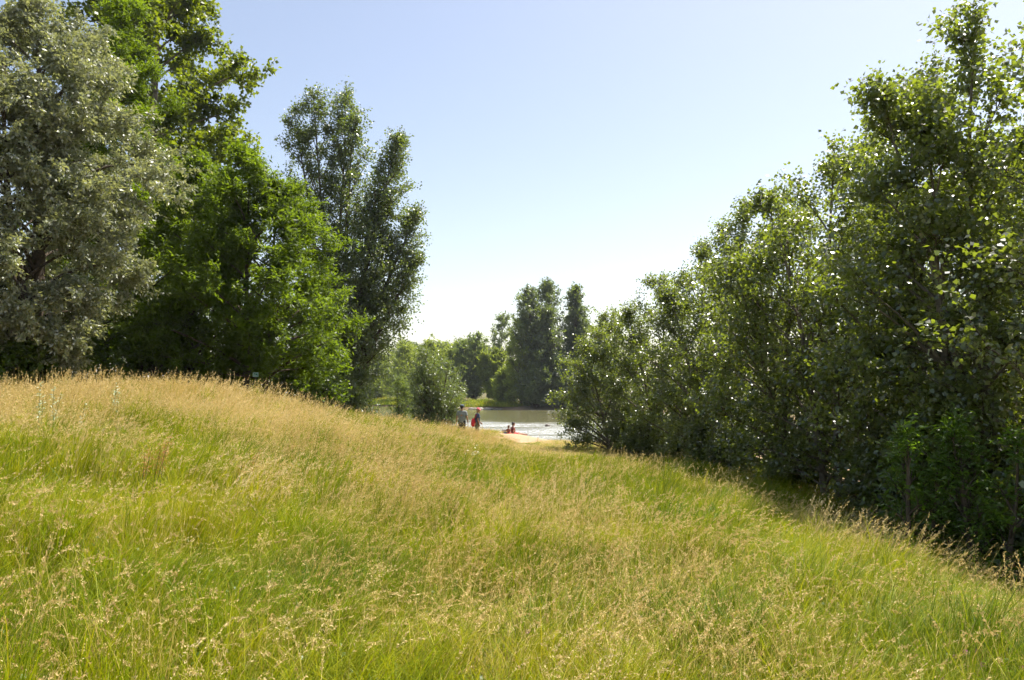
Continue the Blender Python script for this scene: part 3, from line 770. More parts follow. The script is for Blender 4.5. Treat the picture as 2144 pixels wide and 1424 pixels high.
def heads(acc, rg, C, hl, m, size, mi, loose):
    """seed heads: m spikelets along the last stretch of every centre line"""
    n, k, _ = C.shape
    s = 1 - hl[:, None] * rg.uniform(size=(n, m))                # fraction of the length
    f = s * (k - 1); i = np.minimum(f.astype(int), k - 2); fr = (f - i)[..., None]
    j = np.arange(n)[:, None]
    P = C[j, i] * (1 - fr) + C[j, i + 1] * fr
    T = unit(C[j, i + 1] - C[j, i])
    taper = (0.35 + (1 - s) / hl[:, None])[..., None]
    P = P + rg.normal(size=P.shape) * loose * taper
    P = P.reshape(-1, 3); D = unit(T.reshape(-1, 3) + rg.normal(size=P.shape) * 0.28)
    V, F = leaf_quads(rg, P, D, rand_unit(rg, len(P)), size, size * 0.36, 0.45, 0.1)
    acc.add(V, F, mi)

PROTO = {}
proto_col = bpy.data.collections.new('grass_patches')
plist = []
def proto(key, acc, mats):
    o = bpy.data.objects.new('patch_%03d' % len(plist), acc.mesh('patch', mats))
    proto_col.objects.link(o)
    PROTO.setdefault(key, []).append(len(plist)); plist.append(o)

GM = [M['grass'], M['straw'], M['seed'], M['rust'], M['ash']]
WIND = 0.15                                            # azimuth the stems lean to (towards +X, slightly away)
U = lambda rg, n, a_, b_: rg.uniform(a_, b_, n)
# grade: green blades, dry blades, flowering stems, tall straw stems (per patch, near level of detail)
GRADE = {0: (1150, 16, 2, 0), 1: (1050, 50, 9, 1), 2: (800, 190, 60, 22), 3: (440, 300, 84, 100), 4: (190, 270, 40, 195)}
LOD = {'near': (1.0, 0.0046, 4, 0.62, 30, 0.0150), 'mid': (0.62, 0.0078, 3, 0.70, 16, 0.024), 'far': (0.60, 0.0140, 2, 1.0, 8, 0.040)}
for lod, (f, wid, seg, rad, nh, hs) in LOD.items():
    for g, (ngreen, ndry, nst, ntall) in GRADE.items():
        for v in range(3):
            rg = np.random.default_rng(1000 + 97 * g + 13 * v + len(lod))
            acc = Acc()
            for (cnt, mi, lo, hi) in ((ngreen, 0, .14, .46), (ndry, 1, .16, .46)):
                n = max(3, int(cnt * f))
                az = np.where(rg.uniform(size=n) < .5, U(rg, n, 0, 6.28), WIND + rg.normal(size=n) * .8)
                blades(acc, rg, n, rad, az, U(rg, n, lo, hi), wid * U(rg, n, .7, 1.3), U(rg, n, .3, 1.7), U(rg, n, .05, .55), seg, mi)
            # a couple of denser tussocks
            for _ in range(4 if g < 4 else 2):
                n = int(70 * f)
                acc2 = Acc()
                blades(acc2, rg, n, .10, np.where(rg.uniform(size=n) < .4, U(rg, n, 0, 6.28), WIND + rg.normal(size=n) * .6), U(rg, n, .26, .62), wid * U(rg, n, .9, 1.6), U(rg, n, .5, 2.1), U(rg, n, .05, .5), max(seg, 3), 0)
                off = np.array([*(rg.normal(size=2) * rad * .5), 0])
                for (k_, mi), FF in acc2.F.items():
                    for q in FF: acc.F.setdefault((k_, mi), []).append(q + acc.n)
                VV = np.concatenate(acc2.V) + off
                acc.V.append(VV); acc.n += len(VV)
            n = int(nst * (1 if lod != 'far' else 1.5))
            if n:
                C = blades(acc, rg, n, rad, WIND + rg.normal(size=n) * .7, U(rg, n, .34, .66), wid * .5 * np.ones(n), U(rg, n, .9, 2.3), U(rg, n, .05, .45), 6 if lod == 'near' else 4, 1)
                heads(acc, rg, C, U(rg, n, .16, .30), nh, hs, 2, 0.0036 if lod == 'near' else 0.005)
            n = int(ntall * (1 if lod != 'far' else 1.3))
            if n:
                C = blades(acc, rg, n, rad, WIND + rg.normal(size=n) * .9, U(rg, n, .30, .70), wid * .65 * np.ones(n), U(rg, n, .1, 1.2), U(rg, n, .0, .35), 4, 1)
                heads(acc, rg, C[::2], U(rg, len(C[::2]), .15, .26), nh - 3, hs, 2, 0.0036 if lod == 'near' else 0.005)
            if g < 3 and lod != 'far':                    # clover and other low round leaves
                n = 44
                P = np.concatenate([rg.normal(size=(n, 2)) * rad * .45, U(rg, n, .04, .17)[:, None]], 1)
                V, F = leaf_quads(rg, P, rand_unit(rg, n), unit(rand_unit(rg, n) * .5 + np.array([0, 0, 1.])), 0.03, 0.026, 0.5, .1)
                acc.add(V, F, 4)
            proto('%d_%s' % (g, lod), acc, GM)
rg = np.random.default_rng(620)
for v in range(4):                                       # rusty weeds and dead stalks at the wood's edge
    acc = Acc()
    n = 26
    C = blades(acc, rg, n, .45, U(rg, n, 0, 6.28), U(rg, n, .25, .62), .007 * np.ones(n), U(rg, n, .1, 1.2), U(rg, n, 0, .4), 3, 3)
    heads(acc, rg, C, U(rg, n, .2, .4), 9, 0.03, 3, 0.018)
    n = 120
    blades(acc, rg, n, .46, U(rg, n, 0, 6.28), U(rg, n, .12, .4), .008 * np.ones(n), U(rg, n, .3, 1.7), U(rg, n, 0, .5), 3, 0)
    proto('rust', acc, GM)

def scatter(name, label, P, idx, scl, rot):
    me = bpy.data.meshes.new(name)
    me.vertices.add(len(P)); me.vertices.foreach_set('co', P.astype(np.float32).ravel())
    for nm, ty, dat in (('idx', 'INT', idx.astype(np.int32)), ('scl', 'FLOAT_VECTOR', scl.astype(np.float32)), ('rot', 'FLOAT_VECTOR', rot.astype(np.float32))):
        at_ = me.attributes.new(nm, ty, 'POINT')
        at_.data.foreach_set('vector' if ty == 'FLOAT_VECTOR' else 'value', dat.ravel())
    o = obj(name, me)
    tag(o, label, kind='stuff')
    ng = bpy.data.node_groups.new(name, 'GeometryNodeTree')
    ng.interface.new_socket('Geometry', in_out='INPUT', socket_type='NodeSocketGeometry')
    ng.interface.new_socket('Geometry', in_out='OUTPUT', socket_type='NodeSocketGeometry')
    gi = ng.nodes.new('NodeGroupInput'); go = ng.nodes.new('NodeGroupOutput')
    ci = ng.nodes.new('GeometryNodeCollectionInfo')
    ci.inputs['Collection'].default_value = proto_col
    ci.inputs['Separate Children'].default_value = True
    ci.inputs['Reset Children'].default_value = True
    ip = ng.nodes.new('GeometryNodeInstanceOnPoints')
    ip.inputs['Pick Instance'].default_value = True
    def na_(nm, ty):
        n = ng.nodes.new('GeometryNodeInputNamedAttribute'); n.data_type = ty; n.inputs['Name'].default_value = nm
        return n.outputs['Attribute']
    ng.links.new(gi.outputs[0], ip.inputs['Points'])
    ng.links.new(ci.outputs[0], ip.inputs['Instance'])
    ng.links.new(na_('idx', 'INT'), ip.inputs['Instance Index'])
    e2r = ng.nodes.new('FunctionNodeEulerToRotation')
    ng.links.new(na_('rot', 'FLOAT_VECTOR'), e2r.inputs[0])
    ng.links.new(e2r.outputs[0], ip.inputs['Rotation'])
    ng.links.new(na_('scl', 'FLOAT_VECTOR'), ip.inputs['Scale'])
    ng.links.new(ip.outputs[0], go.inputs[0])
    md = o.modifiers.new('scatter', 'NODES'); md.node_group = ng
    return o

rg = np.random.default_rng(77)
xs, ys, ls = [], [], []
for lv, (r0, r1, sp) in enumerate(((1.2, 9, 0.65), (9, 20, 0.74), (20, 60, 1.14))):
    gx_, gy_ = np.meshgrid(np.arange(-45, 45, sp), np.arange(-2, 62, sp * 0.87))
    gx_ = gx_ + (np.arange(gx_.shape[0]) % 2)[:, None] * sp * .5
    gx_ = (gx_ + rg.uniform(-.3, .3, gx_.shape) * sp).ravel(); gy_ = (gy_ + rg.uniform(-.3, .3, gy_.shape) * sp).ravel()
    rr_ = np.hypot(gx_, gy_); k_ = (rr_ >= r0) & (rr_ < r1) & (np.abs(np.arctan2(gx_, gy_)) < 0.80)
    xs.append(gx_[k_]); ys.append(gy_[k_]); ls.append(np.full(k_.sum(), lv))
x = np.concatenate(xs); y = np.concatenate(ys); lod = np.concatenate(ls)
dn, _ = shore(x, y)
sa = sandiness(x, y)
keep = (dn > 0.7) & (rg.uniform(size=len(x)) > np.clip(sa * 1.5, 0, 0.985))
bare = smooth((x - 7.2 - 0.06 * (y - 10)) / 1.5) * smooth((y - 6) / 3)                      # shaded ground under the right-hand row
keep &= rg.uniform(size=len(x)) > 0.75 * bare
behind = smooth((y - (31.5 + (x + 10) * 0.9)) / 1.5) * (x < -4)
keep &= rg.uniform(size=len(x)) > 0.5 * behind
x, y, lod, sa = x[keep], y[keep], lod[keep], sa[keep]
z = ground_z(x, y); e_ = 0.25
sx_ = (ground_z(x + e_, y) - ground_z(x - e_, y)) / (2 * e_); sy_ = (ground_z(x, y + e_) - ground_z(x, y - e_)) / (2 * e_)
n_big = vnoise(x, y, 7.0, 61); n_mid = vnoise(x, y, 2.6, 62); n_sm = vnoise(x, y, 1.1, 63)
crest = smooth((z - 0.50) / 0.6) * smooth((y - 12 - 0.1 * x) / 7)
edge = smooth((y - 25) / 6) * smooth((x + 5.5) / 3) * smooth((9 - x) / 3)                       # dry band towards the shore and the path
diag = smooth(1.15 - np.abs(x + 0.1 + 0.40 * (y - 5)) / (1.2 + 0.11 * y)) * smooth((24 - y) / 6)
dryv = 0.85 + 3.0 * crest + 1.7 * edge + 1.5 * diag + 0.8 * n_big + 1.6 * n_mid + 0.9 * n_sm - 0.8 * smooth((x - 0.8) / 2.0) * smooth((26 - y) / 5) - 0.5 * smooth((-2.6 - x) / 1.5) * smooth((13 - y) / 4)
grade = np.clip(np.round(dryv + rg.normal(size=len(x)) * 0.35), 0, 4).astype(int)
wood = smooth((x - 4.9 - 0.07 * (y - 9)) / 0.7) * (y < 33)
isr = (wood > 0.4) & (rg.uniform(size=len(x)) < .55)
grade = np.where((wood > 0.4) & ~isr, np.minimum(grade, 1), grade)
fringe = smooth(1 - np.abs(x - (4.1 + 0.085 * (y - 6.5))) / 0.55) * smooth((y - 5) / 2) * smooth((17 - y) / 4)
grade = np.where(fringe > rg.uniform(size=len(x)), 3, grade)
LN = ['near', 'mid', 'far']
idx = np.zeros(len(x), int)
for g in range(5):
    for l_ in range(3):
        m_ = (grade == g) & (lod == l_)
        idx[m_] = rg.choice(PROTO['%d_%s' % (g, LN[l_])], m_.sum())
idx[isr] = rg.choice(PROTO['rust'], isr.sum())
s = rg.uniform(0.85, 1.15, len(x))
hz = rg.uniform(0.75, 1.25, len(x)) * (1 + 0.5 * np.clip(n_sm, -1, 1.2))
hz *= 1 - 0.22 * smooth((x - 1.5) / 3) * (y < 24)
short = smooth((y - 19) / 9) * smooth((x + 5.2 - 0.02 * (y - 20)) / 2.2)
hump = smooth(1.5 - np.hypot((x + 2.6) / 1.9, (y - 38.6) / 3.0))
hz *= 1 - 0.62 * short * (1 - 0.9 * hump)
hz *= 1 + 0.35 * hump
hz *= 1 + 0.3 * fringe
hz *= 1 - 0.5 * np.clip(sa * 1.6, 0, 1)
scl = np.stack([s, s, hz], -1)
rz = 0.75 * vnoise(x, y, 3.2, 66) + rg.normal(size=len(x)) * 0.22
c_, s_n = np.cos(rz), np.sin(rz)
# tilt the patch with the ground (Euler XYZ: z turn last, so express the slope in the patch's own axes)
lx_ = sx_ * c_ + sy_ * s_n; ly_ = -sx_ * s_n + sy_ * c_
rot = np.stack([np.arctan(ly_), -np.arctan(lx_), rz], -1)
scatter('meadow_grass', 'long green and straw-coloured meadow grass with drooping seed heads', np.stack([x, y, z], -1), idx, scl, rot)

# bright grass on the far shore and rough bank growth
n = 800
x = rg.uniform(-40, 26, n); y = rg.uniform(136, 215, n)
_, df = shore(x, y)
k_ = (df > 0.7) & (x < -1.5 + 2 * rg.uniform(size=n)) & (df < 8 + 4 * vnoise(x, y, 9, 71)); x, y = x[k_], y[k_]
idx = rg.choice(PROTO['0_far'], len(x))
s = rg.uniform(1.6, 3.2, len(x))
scatter('far_shore_grass', 'bright green grass fringe along the far shore', np.stack([x, y, ground_z(x, y)], -1), idx, np.stack([s * 1.6, s * 1.6, s], -1), np.stack([0 * s, 0 * s, rg.uniform(0, 6.28, len(x))], -1))

# ------------------------------------------------------------------ people
M['skin_tan'] = simple_mat('skin_tanned', (0.42, 0.22, 0.13), 0.5, 0.35, 0.12, 9)
M['skin_brown'] = simple_mat('skin_brown', (0.33, 0.165, 0.095), 0.5, 0.35, 0.12, 9)
M['shirt_grey'] = simple_mat('shirt_grey', (0.27, 0.285, 0.28), 0.9, 0.1, 0.12, 14, 0.2)
M['shirt_navy'] = simple_mat('shirt_slate_blue', (0.075, 0.095, 0.15), 0.9, 0.1, 0.15, 14, 0.2)
M['shorts_black'] = simple_mat('shorts_black', (0.018, 0.018, 0.022), 0.85, 0.15, 0.3, 10, 0.2)
M['shorts_khaki'] = simple_mat('shorts_grey_khaki', (0.16, 0.165, 0.13), 0.9, 0.1, 0.15, 12, 0.2)
M['cap_dark'] = simple_mat('cap_slate', (0.10, 0.125, 0.15), 0.8, 0.2, 0.15, 20)
M['cap_pink'] = simple_mat('cap_coral_pink', (0.72, 0.14, 0.18), 0.8, 0.2, 0.12, 20)
M['red'] = simple_mat('red_nylon', (0.68, 0.03, 0.035), 0.6, 0.3, 0.15, 12, 0.2)
M['hair_dark'] = simple_mat('hair_dark', (0.022, 0.016, 0.012), 0.6, 0.4, 0.4, 40, 0.4)
M['hair_brown'] = simple_mat('hair_brown', (0.10, 0.05, 0.025), 0.6, 0.4, 0.4, 40, 0.4)
M['hair_blond'] = simple_mat('hair_blond', (0.38, 0.26, 0.14), 0.6, 0.4, 0.3, 40, 0.4)
M['white'] = simple_mat('white_cloth', (0.75, 0.75, 0.73), 0.8, 0.2, 0.06, 20)
M['eye'] = simple_mat('eye_dark', (0.02, 0.015, 0.012), 0.2, 0.5, 0.1, 20)
M['shoe'] = simple_mat('shoe_grey', (0.10, 0.10, 0.11), 0.8, 0.2, 0.3, 20)
M['print'] = simple_mat('top_brown_print', (0.22, 0.06, 0.05), 0.85, 0.15, 0.8, 26)
M['blue'] = simple_mat('blue_plastic', (0.03, 0.09, 0.32), 0.45, 0.4, 0.12, 10)
M['pale_grey'] = simple_mat('pale_grey_plastic', (0.55, 0.57, 0.60), 0.45, 0.4, 0.08, 10)

def cone_sphere(bm, a, b, ra, rb, seg=12, flat=False):
    """tapered capsule from a to b (flat: without the round ends)"""
    a = Vector(a); b = Vector(b)
    d = b - a
    if d.length > 1e-5:
        q = d.to_track_quat('Z', 'Y').to_matrix().to_4x4()
        bmesh.ops.create_cone(bm, cap_ends=True, segments=seg, radius1=ra, radius2=rb, depth=d.length, matrix=Matrix.Translation((a + b) / 2) @ q)
    if not flat or d.length < 1e-5:
        for p, r in ((a, ra), (b, rb)):
            bmesh.ops.create_uvsphere(bm, u_segments=seg, v_segments=8, radius=r, matrix=Matrix.Translation(p))

BAKE = bpy.data.scenes.new('bake')          # empty side scene, so that baking a skin does not re-evaluate the meadow

def fused(name, caps, mat, voxel=0.012, smooth_it=3, ratio=None, seg=12):
    """one continuous skin over a set of tapered capsules"""
    bm = bmesh.new()
    for c in caps: cone_sphere(bm, *c[:4], seg=seg, flat=len(c) > 4 and c[4])
    me = bpy.data.meshes.new(name); bm.to_mesh(me); bm.free()
    o = bpy.data.objects.new(name, me); BAKE.collection.objects.link(o)
    r = o.modifiers.new('r', 'REMESH'); r.mode = 'VOXEL'; r.voxel_size = voxel; r.use_smooth_shade = True
    s_ = o.modifiers.new('s', 'SMOOTH'); s_.iterations = smooth_it; s_.factor = 0.5
    BAKE.view_layers[0].update()
    dg = BAKE.view_layers[0].depsgraph
    me2 = bpy.data.meshes.new_from_object(o.evaluated_get(dg))
    bpy.data.objects.remove(o); bpy.data.meshes.remove(me)
    me2.name = name
    me2.materials.clear(); me2.materials.append(mat)
    return me2

def hand(caps, wrist, direc, palm_n, thumb_side, s=1.0):
    """palm and five bent fingers; palm_n: direction the fingers curl to"""
    w = Vector(wrist); d = Vector(direc).normalized(); n = Vector(palm_n); n = (n - d * n.dot(d)).normalized()
    t = d.cross(n) * thumb_side
    for k in (-1, 0, 1):
        caps.append((w + t * k * .012 * s, w + d * .085 * s + t * k * .026 * s, .019 * s, .015 * s))
    for k, (L, off) in enumerate(((.066, .030), (.078, .010), (.072, -.010), (.055, -.029))):
        a_ = w + d * .085 * s + t * off * s
        b_ = a_ + (d * .92 + n * .30 + t * off * 2).normalized() * L * .55 * s
        c_ = b_ + (d * .6 + n * .8).normalized() * L * .5 * s
        caps.append((a_, b_, .0105 * s, .0095 * s)); caps.append((b_, c_, .0095 * s, .008 * s))
    a_ = w + d * .025 * s + t * .022 * s
    b_ = a_ + (d * .55 + t * .75 + n * .25).normalized() * .042 * s
    c_ = b_ + (d * .85 + t * .25 + n * .4).normalized() * .032 * s
    caps.append((a_, b_, .0135 * s, .0115 * s)); caps.append((b_, c_, .0115 * s, .009 * s))

def head_caps(caps, c, fwd, s=1.0, up=(0, 0, 1)):
    """skull, jaw, nose, brow, chin, ears"""
    c = Vector(c); f = Vector(fwd).normalized(); u = Vector(up).normalized(); f = (f - u * f.dot(u)).normalized(); r = f.cross(u)
    caps.append((c - f * .018 * s + u * .025 * s, c + f * .018 * s + u * .03 * s, .088 * s, .080 * s))
    caps.append((c + f * .01 * s, c + f * .045 * s - u * .065 * s, .070 * s, .045 * s))
    caps.append((c + f * .062 * s - u * .088 * s, c + f * .064 * s - u * .09 * s, .022 * s, .022 * s))
    caps.append((c + f * .083 * s + u * .008 * s, c + f * .108 * s - u * .028 * s, .011 * s, .016 * s))
    for k in (-1, 1):
        caps.append((c + f * .078 * s + u * .022 * s + r * k * .02 * s, c + f * .068 * s + u * .018 * s + r * k * .05 * s, .014 * s, .013 * s))
        caps.append((c + r * k * .083 * s - f * .008 * s + u * .015 * s, c + r * k * .084 * s - f * .004 * s - u * .022 * s, .016 * s, .011 * s))
        caps.append((c + f * .080 * s - u * .056 * s, c + f * .074 * s - u * .056 * s + r * k * .022 * s, .010 * s, .008 * s))

def face_parts(root, c, fwd, s=1.0):
    c = Vector(c); f = Vector(fwd).normalized(); u = Vector((0, 0, 1)); f = (f - u * f.dot(u)).normalized(); r = f.cross(u)
    for k in (-1, 1):
        bm = bmesh.new(); bmesh.ops.create_uvsphere(bm, u_segments=10, v_segments=6, radius=.0125 * s, matrix=Matrix.Translation(c + f * .083 * s + u * .002 * s + r * k * .033 * s))
        me = bpy.data.meshes.new('eye'); bm.to_mesh(me); bm.free(); me.materials.append(M['eye']); obj('eye', me, root)

def hair_mesh(c, fwd, mat, s=1.0, r=.099, low=-0.35, long=0.0):
    c = Vector(c); f = Vector(fwd).normalized(); u = Vector((0, 0, 1)); f = (f - u * f.dot(u)).normalized()
    caps = [(c - f * .022 * s + u * .03 * s, c + f * .012 * s + u * .035 * s, (r) * s, (r - .01) * s), (c - f * .045 * s - u * .03 * s, c - f * .03 * s, .065 * s, .08 * s)]
    if long: caps.append((c - f * .05 * s - u * .02 * s, c - f * .055 * s - u * long * s, .07 * s, .05 * s))
    me = fused('hair', caps, mat, .018, 2)
    bm = bmesh.new(); bm.from_mesh(me)
    pl_co = c + f * .052 * s + u * .03 * s
    g = bmesh.ops.bisect_plane(bm, geom=bm.verts[:] + bm.edges[:] + bm.faces[:], plane_co=pl_co, plane_no=(f - u * .55).normalized(), clear_outer=True)
    bm.to_mesh(me); bm.free()
    return me

def cap_mesh(c, fwd, s=1.0):
    c = Vector(c); f = Vector(fwd).normalized(); u = Vector((0, 0, 1)); f = (f - u * f.dot(u)).normalized(); r = f.cross(u)
    bm = bmesh.new()
    bmesh.ops.create_uvsphere(bm, u_segments=24, v_segments=14, radius=.108 * s)
    bmesh.ops.bisect_plane(bm, geom=bm.verts[:] + bm.edges[:] + bm.faces[:], plane_co=(0, 0, -.002), plane_no=(0, 0, -1), clear_outer=True)
    for v in bm.verts: v.co.z *= .92
    n0 = len(bm.verts)
    # curved brim with thickness
    rows = []
    for j in range(5):
        row = []
        for i in range(13):
            a_ = math.radians(-62 + 124 * i / 12)
            rr_ = (.100 + .075 * j / 4 * math.cos(a_ * .95)) * s
            row.append(bm.verts.new((math.sin(a_) * rr_, math.cos(a_) * rr_, (.004 - .016 * (j / 4) - .10 * (math.sin(a_) ** 2) * .22 * j / 4) * s)))
        rows.append(row)
    for j in range(4):
        for i in range(12):
            bm.faces.new((rows[j][i], rows[j][i + 1], rows[j + 1][i + 1], rows[j + 1][i]))
    mt = Matrix((r, f, u)).transposed().to_4x4(); mt.translation = c + u * .045 * s - f * .004 * s
    bm.transform(mt)
    me = bpy.data.meshes.new('cap'); bm.to_mesh(me); bm.free()
    for p in me.polygons: p.use_smooth = True
    return me

def standing(label, loc, rz, k, skin, shirt, shorts, capm, hairm, arms, look, legs=((-.09, 0.0), (.09, 0.03)), long_hair=0.0, hips=1.0, lean=0.0):
    """k scales a 1.77 m figure. local axes: +Y is where the person faces, +X their right hand"""
    root = empty('person', loc, rz); tag(root, label, 'person')
    S = lambda p: (p[0] * k, (p[1] + lean * max(0, p[2] - .95)) * k, p[2] * k)
    caps, sh, st = [], [], []
    for sx, (ax, ay) in zip((-1, 1), legs):
        ank = (ax, ay, .085); knee = (ax * 1.02, ay * .5 + .015, .49); hip = (sx * .085, 0, .90)
        caps += [(S((ax, ay - .03, .05)), S((ax * 1.25, ay + .15, .035)), .042 * k, .030 * k), (S(ank), S((ax * 1.02, ay * .8 - .015, .33)), .038 * k, .057 * k), (S((ax * 1.02, ay * .8 - .015, .33)), S(knee), .057 * k, .052 * k), (S(knee), S(hip), .057 * k, .086 * k * hips)]
        sh += [(S(hip), S((ax * 1.04, ay * .5 + .012, .56)), .108 * k * hips, .098 * k * hips, True)]
    caps += [(S((-.07, 0, .93)), S((.07, 0, .93)), .115 * k * hips, .115 * k * hips), (S((0, 0, 1.0)), S((0, .01, 1.28)), .125 * k, .135 * k), (S((-.13, 0, 1.40)), S((.13, 0, 1.40)), .075 * k, .075 * k), (S((-.06, 0, 1.25)), S((.06, 0, 1.25)), .12 * k, .12 * k), (S((0, -.005, 1.42)), S((0, .012, 1.55)), .060 * k, .053 * k)]
    sh += [(S((-.07, 0, .94)), S((.07, 0, .94)), .125 * k * hips, .125 * k * hips), (S((0, 0, .90)), S((0, 0, 1.05)), .140 * k * hips, .135 * k)]
    st += [(S((0, 0, .90)), S((0, .005, 1.20)), .158 * k * hips, .142 * k, True), (S((-.05, .005, .93)), S((-.07, .01, 1.27)), .128 * k * hips, .13 * k), (S((.05, .005, .93)), S((.07, .01, 1.27)), .128 * k * hips, .13 * k), (S((-.135, 0, 1.40)), S((.135, 0, 1.40)), .083 * k, .083 * k), (S((-.08, .01, 1.28)), S((.08, .01, 1.28)), .135 * k, .135 * k), (S((0, 0, 1.40)), S((0, 0, 1.475)), .09 * k, .068 * k, True)]
    for sx, (elb, wri, pn) in zip((-1, 1), arms):
        shd = (sx * .185, 0, 1.405)
        caps += [(S(shd), S(elb), .056 * k, .041 * k), (S(elb), S(wri), .043 * k, .028 * k)]
        mid = [shd[i] + (elb[i] - shd[i]) * .66 for i in range(3)]
        st += [(S(shd), S(mid), .074 * k, .072 * k, True), (S(shd), S(shd), .074 * k, .074 * k)]
        hand(caps, S(wri), Vector(S(wri)) - Vector(S(elb)), pn, -sx * 1.0, k)
    hc = Vector(S((0, .025, 1.655)))
    head_caps(caps, hc, look, k)
    obj('body', fused('body', caps, M[skin], .0125, 2), root)
    obj('shirt', fused('shirt', st, M[shirt], .018, 3), root)
    obj('shorts', fused('shorts', sh, M[shorts], .018, 2), root)
    obj('hair', hair_mesh(hc, look, M[hairm], k, long=long_hair), root)
    face_parts(root, hc, look, k)
    me = cap_mesh(hc, look, k); me.materials.append(M[capm]); obj('cap', me, root)
    for sx, (ax, ay) in zip((-1, 1), legs):
        obj('shoe', fused('shoe', [(S((ax, ay - .05, .05)), S((ax * 1.25, ay + .17, .04)), .052 * k, .042 * k), (S((ax, ay - .03, .07)), S((ax, ay + .02, .09)), .05 * k, .045 * k)], M['shoe'], .018, 1), root)
    return root

mx_, my_ = -2.52, 39.5
man = standing('man in grey T-shirt, black shorts and dark cap seen from behind', (mx_, my_, gz(mx_, my_)), R(-8), 1.02, 'skin_tan', 'shirt_grey', 'shorts_black', 'cap_dark', 'hair_dark',
               [((-.25, -.02, 1.13), (-.27, .05, .90), (1, 0, 0)), ((.26, -.02, 1.13), (.29, .05, .90), (-1, 0, 0))], (.25, 1, -.12))
bm = bmesh.new()                                              # pale flash down the back of his shorts
for (x0, z0_, x1, z1) in ((-.012, .80, .022, .70), (.012, .71, .045, .62)):
    bmesh.ops.create_cube(bm, size=1, matrix=Matrix.Translation((((x0 + x1) / 2), -.136, (z0_ + z1) / 2)) @ Matrix.Diagonal((x1 - x0, .02, z0_ - z1, 1)))
me = bpy.data.meshes.new('shorts_print'); bm.to_mesh(me); bm.free(); me.materials.append(M['white'])
wx_, wy_ = -1.80, 40.0
woman = standing('woman in slate T-shirt, grey shorts and pink cap walking right', (wx_, wy_, gz(wx_, wy_)), R(-68), 0.93, 'skin_tan', 'shirt_navy', 'shorts_khaki', 'cap_pink', 'hair_blond',
                 [((-.25, .10, 1.16), (-.22, .30, .97), (1, 0, 0)), ((.24, -.04, 1.14), (.22, .06, .90), (-1, 0, 0))], (.15, 1, -.30), legs=((-.08, .12), (.08, -.05)), long_hair=.10, hips=1.08, lean=.10)
# red bag slung behind her
bag = empty('red_bag', (wx_, wy_, gz(wx_, wy_)), R(-68)); tag(bag, 'red drawstring bag slung behind the woman in the pink cap', 'bag')
caps = [((.05, -.20, 1.02), (.06, -.21, .82), .105, .125), ((.05, -.19, 1.08), (.05, -.19, 1.0), .06, .10), ((.00, -.20, .80), (.12, -.21, .80), .09, .09)]
obj('pouch', fused('pouch', caps, M['red'], .018, 3), bag)
for sx in (-.02, .11):
    V, F = tube([(sx, -.16, 1.10), (sx, -.05, 1.30), (sx, .02, 1.375), (sx, .10, 1.26)], [.010] * 4, 6)
    obj('strap', np_mesh('strap', V, [(F, 0)], [M['red']], True), bag)
V, F = tube([(.09, -.25, .72), (.10, -.27, .58), (.09, -.26, .45)], [.007, .006, .005], 5)
obj('cord', np_mesh('cord', V, [(F, 0)], [M['shorts_black']], True), bag)

def seated(label, loc, rz, k, skin, top, bottom, hairm, long_hair=0.0):
    root = empty('person', loc, rz); tag(root, label, 'person')
    S = lambda p: (p[0] * k, p[1] * k, p[2] * k)
    caps, st, sh = [], [], []
    pel = (0, 0, .12); chest = (0, -.06, .42); neck = (0, -.06, .60)
    caps += [(S((-.07, 0, .12)), S((.07, 0, .12)), .115 * k, .115 * k), (S(pel), S(chest), .118 * k, .128 * k), (S((-.13, -.06, .50)), S((.13, -.06, .50)), .072 * k, .072 * k), (S((0, -.06, .52)), S((0, -.04, .66)), .058 * k, .052 * k)]
    for sx in (-1, 1):
        kn = (sx * .12, .42, .20 if sx < 0 else .14); an = (sx * .13, .80, .065)
        caps += [(S((sx * .085, .02, .115)), S(kn), .088 * k, .057 * k), (S(kn), S((sx * .125, .55, .13)), .055 * k, .056 * k), (S((sx * .125, .55, .13)), S(an), .056 * k, .038 * k), (S(an), S((sx * .16, .87, .13)), .036 * k, .028 * k), (S((sx * .13, .82, .04)), S(an), .036 * k, .036 * k)]
        sh += [(S((sx * .085, -.01, .118)), S((sx * .11, .26, .165 if sx < 0 else .14)), .112 * k, .095 * k, True)]
    sh += [(S((-.07, -.01, .125)), S((.07, -.01, .125)), .126 * k, .126 * k)]
    st += [(S((0, -.01, .16)), S((0, -.06, .44)), .135 * k, .142 * k, True), (S((-.07, -.055, .40)), S((.07, -.055, .40)), .128 * k, .128 * k), (S((-.12, -.06, .50)), S((.12, -.06, .50)), .080 * k, .080 * k)]
    for sx, elb, wri, pn in ((1, (.30, -.16, .28), (.33, -.24, .055), (0, 1, -.4)), (-1, (-.26, .05, .27), (-.14, .24, .24), (.2, 0, -1))):
        shd = (sx * .18, -.06, .50)
        caps += [(S(shd), S(elb), .053 * k, .040 * k), (S(elb), S(wri), .041 * k, .027 * k)]
        hand(caps, S(wri), (.2, -.9, -.15) if sx > 0 else (.3, .9, -.1), (0, 0, -1), -sx, k)
        st += [(S(shd), S([shd[i] + (elb[i] - shd[i]) * .4 for i in range(3)]), .070 * k, .066 * k, True)]
    hc = Vector(S((0, -.01, .755)))
    hk = k if k > .8 else k * 1.22
    if k < .8: hc.z += .02
    head_caps(caps, hc, (.2, 1, -.05), hk)
    obj('body', fused('body', caps, M[skin], .0125, 2), root)
    obj('top', fused('top', st, M[top], .018, 2), root)
    obj('swim_shorts', fused('swim_shorts', sh, M[bottom], .018, 2), root)
    obj('hair', hair_mesh(hc, (.2, 1, -.05), M[hairm], hk, long=long_hair), root)
    face_parts(root, hc, (.2, 1, -.05), hk)
    return root
ax_, ay_ = 0.10, 48.3
